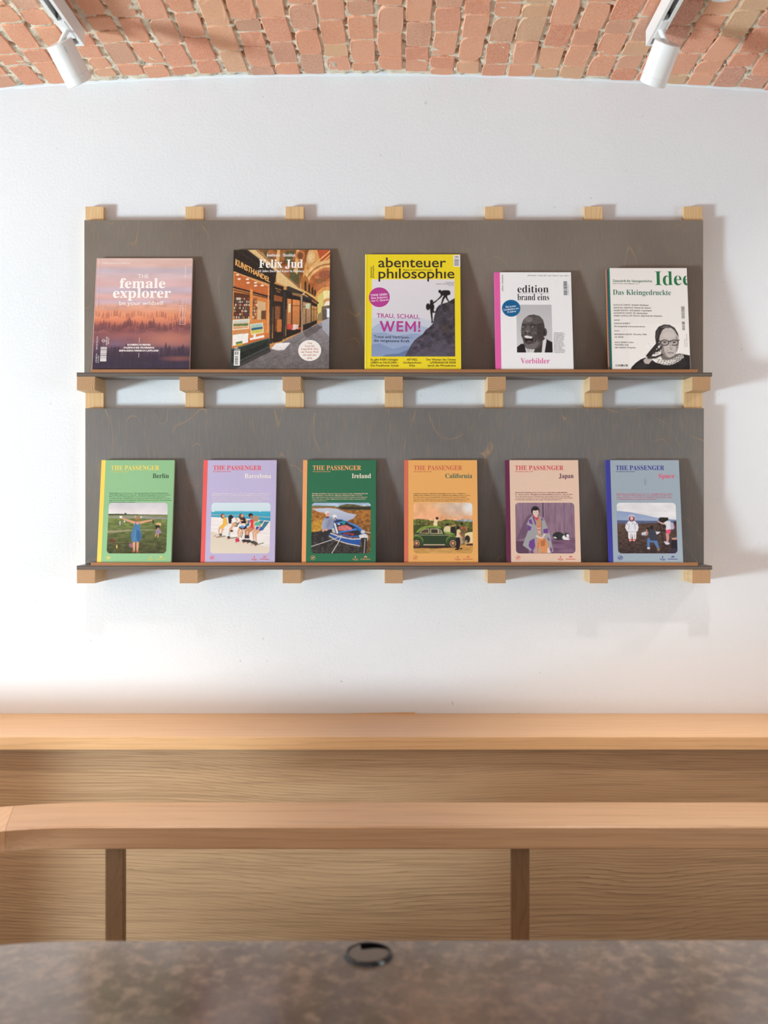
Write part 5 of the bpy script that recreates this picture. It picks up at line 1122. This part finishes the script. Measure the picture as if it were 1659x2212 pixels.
# white edition with pink spine
W, H, T = 0.1758, 0.2365, 0.0095
b, fc = make_book('magazine', 'white magazine with pink spine and laughing man portrait on the top shelf', 'magazine', 'magazines on the upper shelf', X(1071, .0737), W, H, T, 'up', (250, 248, 249), (240, 108, 182))
FR = (181, 775, 955, 1785)
p = Pic(76, 105, (396, 1108, 750, 1590), 0.0, 4)
p.gpoly(p.full(), (196, 194, 196), (214, 212, 214))
head = [(448, 1320), (455, 1285), (475, 1248), (520, 1215), (570, 1207), (630, 1224), (662, 1262), (676, 1320), (672, 1400), (655, 1450), (650, 1500), (610, 1545), (550, 1556), (500, 1552), (470, 1525), (460, 1470), (443, 1420), (440, 1370)]
p.poly([(590, 1500), (660, 1430), (700, 1470), (690, 1595), (560, 1595)], (58, 54, 54)); p.poly(head, (84, 78, 78)); p.ell(676, 1385, 22, 42, (78, 72, 72)); p.ell(672, 1388, 10, 24, (44, 40, 40))
p.ell(520, 1258, 44, 28, (150, 142, 140), .6); p.ell(600, 1270, 50, 40, (96, 88, 88), .8); p.poly([(600, 1300), (670, 1290), (670, 1420), (640, 1480), (600, 1440)], (62, 56, 56), .8); p.ell(480, 1290, 24, 18, (118, 110, 108), .6)
for a_ in ([(450, 1312), (480, 1306), (500, 1322)], [(525, 1320), (560, 1306), (600, 1318)]): p.line(a_, 10, (40, 36, 36))
for x in (466, 562): p.ell(x, 1335, 20, 9, (44, 40, 40)); p.ell(x - 2, 1334, 9, 5, (206, 200, 198)); p.ell(x, 1334, 4, 4, (24, 22, 22))
p.poly([(500, 1320), (520, 1320), (540, 1385), (520, 1400), (480, 1400), (466, 1385)], (104, 96, 94)); p.ell(486, 1392, 12, 8, (40, 36, 36)); p.ell(526, 1394, 10, 7, (40, 36, 36)); p.ell(506, 1376, 12, 10, (140, 132, 128))
p.line([(460, 1400), (448, 1430)], 8, (56, 50, 50)); p.line([(556, 1390), (590, 1430), (580, 1480)], 9, (54, 48, 48)); p.ell(570, 1395, 26, 18, (112, 104, 102), .7); p.ell(455, 1385, 14, 22, (112, 104, 102), .6)
p.poly([(468, 1424), (500, 1414), (560, 1430), (556, 1480), (520, 1500), (484, 1484)], (28, 24, 24)); p.poly([(472, 1424), (500, 1418), (554, 1432), (545, 1448), (500, 1446), (478, 1440)], (232, 228, 226)); p.ell(520, 1480, 26, 12, (92, 76, 76))
p.poly([(470, 1490), (500, 1510), (560, 1500), (600, 1470), (620, 1500), (580, 1545), (520, 1556), (485, 1545)], (116, 110, 110)); p.npoly(head, 16, 60, 50, 9)
p.poly([(390, 1540), (440, 1500), (465, 1500), (500, 1595), (390, 1595)], (34, 32, 34)); p.poly([(690, 1455), (760, 1490), (760, 1595), (650, 1595)], (34, 32, 34)); p.poly([(655, 1470), (682, 1445), (690, 1470), (668, 1595), (640, 1595)], (226, 222, 222)); p.poly([(480, 1545), (520, 1565), (545, 1595), (490, 1595)], (218, 214, 214)); p.line([(500, 1560), (520, 1580)], 4, (80, 76, 76))
u0, u1 = (396 - FR[0]) / (FR[2] - FR[0]), (750 - FR[0]) / (FR[2] - FR[0]); v0, v1 = (1108 - FR[1]) / (FR[3] - FR[1]), (1590 - FR[1]) / (FR[3] - FR[1])
p.build('cover_picture', fc, (u1 - u0) * W, (v1 - v0) * H, on_cover(W, H, T, u0, v1, .0001))
ink = Ink(FR, W, H); dk = (44, 42, 50); pk = (236, 100, 172)
ink.rect(181, 775, 236, 1785, pk); ink.rect(200, 775, 202, 1785, (222, 90, 160))
ink.text('edition', 412, 983, 78 * .93, dk, 'serif', 312, res=3); ink.rect(410, 994, 731, 997, (150, 148, 152)); ink.text('brand eins', 410, 1062, 78 * .80, dk, 'serif', 318, res=3)
st = Ink(FR, W, H); st.ell(345, 1143, 92, 86, (8, 98, 152), 48); st.ring(345, 1143, 84, 2, (60, 140, 186), 40, 78)
for i, t_ in enumerate(('Die besten', 'Geschichten aus', '20 Jahren')): st.text(t_, 342 + i * 4, 1134 + i * 26, 19, (240, 246, 250), 'serifb', (104, 152, 90)[i], 'c', rot=7, res=2)
st.build('sticker', fc, on_cover(W, H, T, 0, 1, .0002)); ink.text('Vorbilder', 574, 1700, 52, pk, 'serif', 290, 'c', res=3); ink.text('edition | brandeins', 268, 970, 15, (70, 70, 76), 'serif', 170, rot=90)
ink.text('edition brand eins   6. Jahrgang   Heft 23   August – Oktober 2021   Euro 15   CHF 18', 515, 812, 10, (100, 98, 104), 'serif', 415, slope=.01)
bc = Ink(FR, W, H); bc.bars(876, 868, 912, 1012, (80, 78, 84), True, 6, 30); bc.build('barcode', fc, on_cover(W, H, T, 0, 1, .0002)); ink.text('4 194382 315001', 926, 1010, 9, (100, 98, 104), 'sans', 110, rot=90)
for i, t_ in enumerate(('„Ich hatte eine Wahl“,', 'sagt Chris Gardner, der', 'es vom Obdachlosen', 'zum Millionär schaffte.', 'Das gilt für uns alle.', 'Wir haben eine Wahl.', 'Deshalb hat Chris', 'Gardner gut lachen,', 'genau wie die vielen', 'anderen, die in diesem', 'Heft von grossen', 'Ideen, erfüllten', 'Träumen, gelungenen', 'Leben erzählen. Wofür', 'entscheidest du dich?')): ink.text(t_, 764, 1396 + i * 14.1, 9, (90, 88, 94), 'serif', (104, 116, 100, 108, 100, 104, 88, 98, 100, 112, 86, 80, 106, 114, 104)[i])
ink.build('lettering', fc, on_cover(W, H, T, 0, 1, .0002))

# journal with woman in glasses, and two older issues behind it
W, H, T = 0.1785, 0.2445, 0.0060
FRX = X(1321, .0737)
b3, f3 = make_book('magazine', 'orange journal hidden behind the white journal, only its spine edge showing', 'magazine', 'magazines on the upper shelf', FRX - .0048, W, H - .001, 0.0042, 'up', (206, 120, 66), (206, 120, 66), behind=0.0108, stack=0.0155)
b2, f2 = make_book('magazine', 'blue journal sandwiched behind the white journal, in front of the orange one', 'magazine', 'magazines on the upper shelf', FRX - .0026, W, H - .002, 0.0042, 'up', (50, 92, 128), (44, 84, 120), behind=0.0063, stack=0.0155)
b, fc = make_book('magazine', 'white journal with green title and portrait of woman in glasses, top shelf', 'magazine', 'magazines on the upper shelf', FRX, W, H, T, 'up', (250, 244, 239), (40, 112, 76), stack=0.0155)
for bb in (b, b2, b3): bb.rotation_euler = (b.rotation_euler.x, 0, 0)
FR = (268, 738, 1050, 1790)
# slight widening towards the foot is perspective, so coordinates are taken at mid height
p = Pic(134, 98, (455, 1305, 1062, 1765), 0.0, 4)
p.a[:] = (250, 244, 239)
bk = (38, 35, 36)
p.poly([(465, 1770), (480, 1735), (520, 1695), (570, 1660), (620, 1640), (680, 1660), (720, 1690), (800, 1710), (900, 1690), (960, 1600), (1010, 1610), (1062, 1620), (1062, 1770)], bk); p.poly([(500, 1740), (600, 1680), (650, 1730), (560, 1770)], (56, 52, 52), .7); p.poly([(940, 1660), (1000, 1640), (1040, 1700), (960, 1760)], (52, 48, 50), .7)
p.poly([(598, 1668), (640, 1632), (690, 1660), (650, 1706), (612, 1700)], (196, 186, 180))
face = [(745, 1400), (790, 1370), (850, 1350), (905, 1362), (945, 1400), (956, 1460), (952, 1530), (935, 1585), (900, 1625), (860, 1642), (820, 1630), (785, 1590), (765, 1540), (745, 1500)]
hair = [(728, 1500), (722, 1440), (728, 1380), (760, 1335), (815, 1312), (870, 1316), (920, 1345), (950, 1400), (960, 1450), (948, 1425), (926, 1380), (890, 1352), (840, 1346), (798, 1368), (770, 1425), (758, 1490), (745, 1515)]
p.poly([(780, 1560), (900, 1610), (960, 1600), (940, 1660), (800, 1680), (770, 1630)], (120, 112, 108)); p.poly(face, (206, 196, 190)); p.poly([(760, 1480), (800, 1500), (810, 1580), (840, 1636), (800, 1615), (770, 1560)], (150, 140, 136)); p.poly([(930, 1420), (955, 1460), (950, 1540), (930, 1590), (920, 1500)], (160, 150, 146)); p.poly(hair, (56, 52, 52)); p.poly([(780, 1340), (840, 1322), (900, 1345), (870, 1350), (820, 1352)], (120, 114, 112), .8); p.line([(760, 1360), (735, 1450)], 8, (90, 84, 84)); p.line([(905, 1350), (945, 1420)], 6, (90, 84, 84))
p.ell(860, 1420, 60, 30, (216, 206, 200), .8)
for cx, rx in ((815, 40), (910, 40)):
    p.ell(cx, 1494, rx + 5, 31, bk); p.ell(cx, 1494, rx - 4, 22, (186, 176, 172)); p.ell(cx, 1492, 15, 7, (70, 64, 64)); p.ell(cx, 1484, 22, 4, (110, 100, 98))
p.line([(735, 1474), (780, 1480)], 10, bk); p.line([(852, 1480), (878, 1480)], 9, bk); p.line([(945, 1476), (964, 1466)], 9, bk)
p.poly([(862, 1490), (880, 1490), (896, 1550), (880, 1562), (856, 1556)], (190, 180, 174)); p.line([(866, 1556), (886, 1560)], 6, (110, 100, 98)); p.line([(838, 1596), (870, 1590), (905, 1596)], 7, (104, 88, 86)); p.line([(845, 1606), (895, 1606)], 5, (160, 140, 136)); p.line([(842, 1560), (828, 1595)], 4, (150, 140, 136)); p.line([(912, 1560), (922, 1590)], 4, (150, 140, 136))
# gloved hand at the temple
p.limb([(640, 1640), (690, 1580), (735, 1520), (748, 1490)], [46, 46, 34, 18], (50, 46, 47)); p.limb([(700, 1600), (760, 1560), (785, 1535)], [34, 24, 16], (58, 54, 54)); p.limb([(740, 1540), (765, 1580)], [16, 12], (70, 64, 64)); p.limb([(745, 1520), (770, 1500)], [20, 14], (64, 60, 60)); p.limb([(640, 1640), (720, 1640), (790, 1610)], [30, 24, 14], (62, 58, 58)); p.npoly([(640, 1480), (790, 1480), (790, 1660), (640, 1660)], 26, 60, 60, 5)
p.ell(735, 1600, 20, 14, (206, 198, 192))
# lace collar
for i in range(30):
    t = i / 29; x = 735 + 255 * t; y = 1668 + 34 * math.sin(math.pi * t * .9) - 62 * t * t
    for k in range(4): p.ell(x + k * 3 - 4, y - 20 + k * 13 + (i % 2) * 4, 6, 5, (230, 222, 216) if (i + k) % 3 else (150, 142, 138))
u0, u1 = (455 - FR[0] - 10) / (FR[2] - FR[0]), (1062 - FR[0] - 14) / (FR[2] - FR[0]); v0, v1 = (1305 - FR[1]) / (FR[3] - FR[1]), (1765 - FR[1]) / (FR[3] - FR[1])
u1 = min(u1, 0.9985)
p.build('cover_picture', fc, (u1 - u0) * W, (v1 - v0) * H, on_cover(W, H, T, u0, v1, .0001))
ink = Ink(FR, W, H); gn = (40, 122, 76); tl = (62, 126, 104); gy_ = (96, 90, 90)
ink.rect(268.5, 738, 276, 1790, gn)
ink.text('Idee', 727, 913, 138, gn, 'serif', 356, clip=1049.0, res=4)
ink.text('Zeitschrift für Ideengeschichte', 304, 880, 23, tl, 'sansh', 394, slope=.006, res=2); ink.text('HEFT XVII/1 FRÜHJAHR 2023', 306, 901, 9, gy_, 'sans', 260, slope=.008); ink.text('Das Kleingedruckte', 303, 1010, 52, tl, 'serif', 580, slope=.008, res=3)
def entry(y, a_, w1, it, w2, x=306):
    if a_: ink.text(a_, x, y, 14, gy_, 'serif', w1)
    if it: ink.text(it, x + w1 + (8 if a_ else 0), y, 15, gy_, 'serifi', w2, slope=.012)
entry(1121, 'RAINALD GOETZ', 168, 'Absoluter Idealismus', 174); entry(1149, 'MICHAEL SEEWALD', 196, 'Fußnote des Papstes', 168); entry(1176, 'SIGRID BOYSEN', 146, 'AGB globaler Ungleichheit', 225); entry(1203, 'BÉNÉDICTE SAVOY', 182, 'Die Alarmanlage', 146); entry(1230, 'ETHEL MATALA DE MAZZA', 260, 'Impressum des Zeitgeistes', 214)
ink.text('ARCHIV', 306, 1273, 11, gy_, 'serif', 62); entry(1307, 'DANILO SCHOLZ', 160, None, 0); entry(1336, None, 0, 'Die europäische Bananendemokratie', 308); ink.text('ESSAY', 306, 1381, 11, gy_, 'serif', 52); entry(1417, 'HEINRICH MEIER', 176, 'Nietzsches Wille', 138); entry(1443, None, 0, 'zur Macht', 90); entry(1497, 'MALLARMÉS', 126, 'Fächer', 58); entry(1523, 'WILDERS', 90, 'Tafel', 42); entry(1550, 'GRÜNBEINS', 116, 'Peripetien', 84)
ink.text('C.H.BECK', 306, 1731, 19, (70, 64, 64), 'sansb', 128)
bc = Ink(FR, W, H); bc.bars(980, 1130, 1012, 1252, (110, 106, 106), True, 11, 26); bc.bars(982, 1282, 1010, 1368, (110, 106, 106), True, 12, 18); bc.build('barcode', fc, on_cover(W, H, T, 0, 1, .0002)); ink.text('€ 20,00 (D)', 1008, 1536, 9, gy_, 'sans', 76, rot=90); ink.text('€ 20,60 (A)   WWW.Z-I-G.DE', 1028, 1536, 9, gy_, 'sans', 130, rot=90)
ink.build('lettering', fc, on_cover(W, H, T, 0, 1, .0002))

# ------------------------------------------------------------------ ceiling tracks and spotlights
TZB = 2.288
def track(xc, w, label, zb=TZB):
    zt = vault(xc) - 0.008; y0, y1 = -1.7, -0.27; h = zt - zb
    t = empty('ceiling_track', (xc, (y0 + y1) / 2, zb)); tag(t, label, 'light track', 'white ceiling light tracks')
    # channel: U section open downwards with small lips
    bm = bmesh.new(); a = w / 2; th = 0.0022; lip = w * .27
    prof = [(-a, h), (a, h), (a, 0), (a - lip, 0), (a - lip, .0025), (a - th, .0025), (a - th, h - th), (-a + th, h - th), (-a + th, .0025), (-a + lip, .0025), (-a + lip, 0), (-a, 0)]
    A = [bm.verts.new((x, y0 - (y0 + y1) / 2, z)) for x, z in prof]; B = [bm.verts.new((x, y1 - (y0 + y1) / 2, z)) for x, z in prof]
    for i in range(12): bm.faces.new((A[i], A[(i + 1) % 12], B[(i + 1) % 12], B[i]))
    bm.faces.new(A); bm.faces.new(B[::-1]); bmesh.ops.recalc_face_normals(bm, faces=bm.faces)
    mesh_obj('channel', bm_mesh('channel', bm), M['white_metal'], t)
    hy = (y1 - y0) / 2
    box('end_cap', -a, a, hy, hy + .006, 0, h, M['white_metal'], t, .0006)
    box('conductor_strip', -a + th, a - th, -hy + .01, hy - .01, h - th - .004, h - th - .0005, M['track_dark'], t)
    return t
track(-0.6675, 0.0255, 'white light track on the brick vault at the left')
track(0.5160, 0.0245, 'white light track on the brick vault at the right')
def spot(xc, lean, label, side, y=-0.33, zb=TZB, aim=None, watts=0.0, cone=64):
    s = empty('track_spotlight', (xc, y, zb)); tag(s, label, 'spotlight', 'white cylinder spotlights on the tracks')
    box('adapter', -.0064, .0064, -.042, .030, -.0008, .014, M['white_metal'], s, .0006)
    top = Vector((-0.0145 if side < 0 else 0.013, -0.010, -0.0270)); bot = top + (Vector((lean, 0.0476, -0.0655)) if aim is None else (Vector(aim) - (Vector((xc, y, zb)) + top)).normalized() * 0.081)
    ax = (bot - top).normalized(); Ln = 0.081; R = 0.0268
    q = Vector((0, 0, -1)).rotation_difference(ax).to_euler()
    hs = lathe('housing', [(0, 0), (R - .0012, 0), (R, -.0012), (R, -.0640), (R - .0007, -.0644), (R - .0007, -.0650), (R, -.0654), (R, -Ln + .001), (R - .001, -Ln), (R - .004, -Ln), (R - .005, -Ln + .012), (0, -Ln + .012)], M['white_metal'], s, top, 64, q)
    lathe('lens', [(0, -Ln + .0105), (R - .006, -Ln + .0105)], M['lens_dark'], hs, (0, 0, 0), 40)
    # swivel stem from adapter to housing
    a = Vector((0, -0.004, 0.001)); b_ = top + ax * 0.004; d = b_ - a
    lathe('stem', [(0, 0), (.0052, 0), (.0052, -d.length), (0, -d.length)], M['white_metal'], s, a, 20, Vector((0, 0, -1)).rotation_difference(d.normalized()).to_euler())
    if watts:
        l = spot_light('added_spot_fill', Vector((xc, y, zb)) + top + ax * (Ln + 0.004), aim, watts, FILL_COL, cone, 1.0, 0.024)  # only the added fill lamps give light
    if side < 0 and aim is None:
        box('maker_mark', .0105, .0119, -R - .0001 + .0018, -R + .0030, -.020, -.0085, M['mark_grey'], hs)
spot(-0.6675, 0.029, 'white cylinder spotlight hanging from the left ceiling track', -1)
spot(0.5160, -0.020, 'white cylinder spotlight hanging from the right ceiling track', 1)
# unseen lamps added on the same tracks to brighten ledge and rail tops
spot(-0.6675, 0, 'added unseen fill spotlight along the left track, aimed down at the bench', -1, -0.68, TZB, (-0.72, -0.56, 0.8), FILL_DOWN)
spot(0.5160, 0, 'added unseen fill spotlight along the right track, aimed down at the bench', 1, -0.68, TZB, (0.62, -0.56, 0.8), FILL_DOWN)
track(1.45, 0.0245, 'added unseen light track on the ceiling right of the rack', vault(1.45) - 0.034)  # track and lamp added out of view to brighten the wall's right edge
spot(1.45, 0, 'added unseen fill spotlight beyond the right end of the rack', 1, -0.55, vault(1.45) - 0.034, (1.25, 0, 1.5), FILL_SIDE, 110)
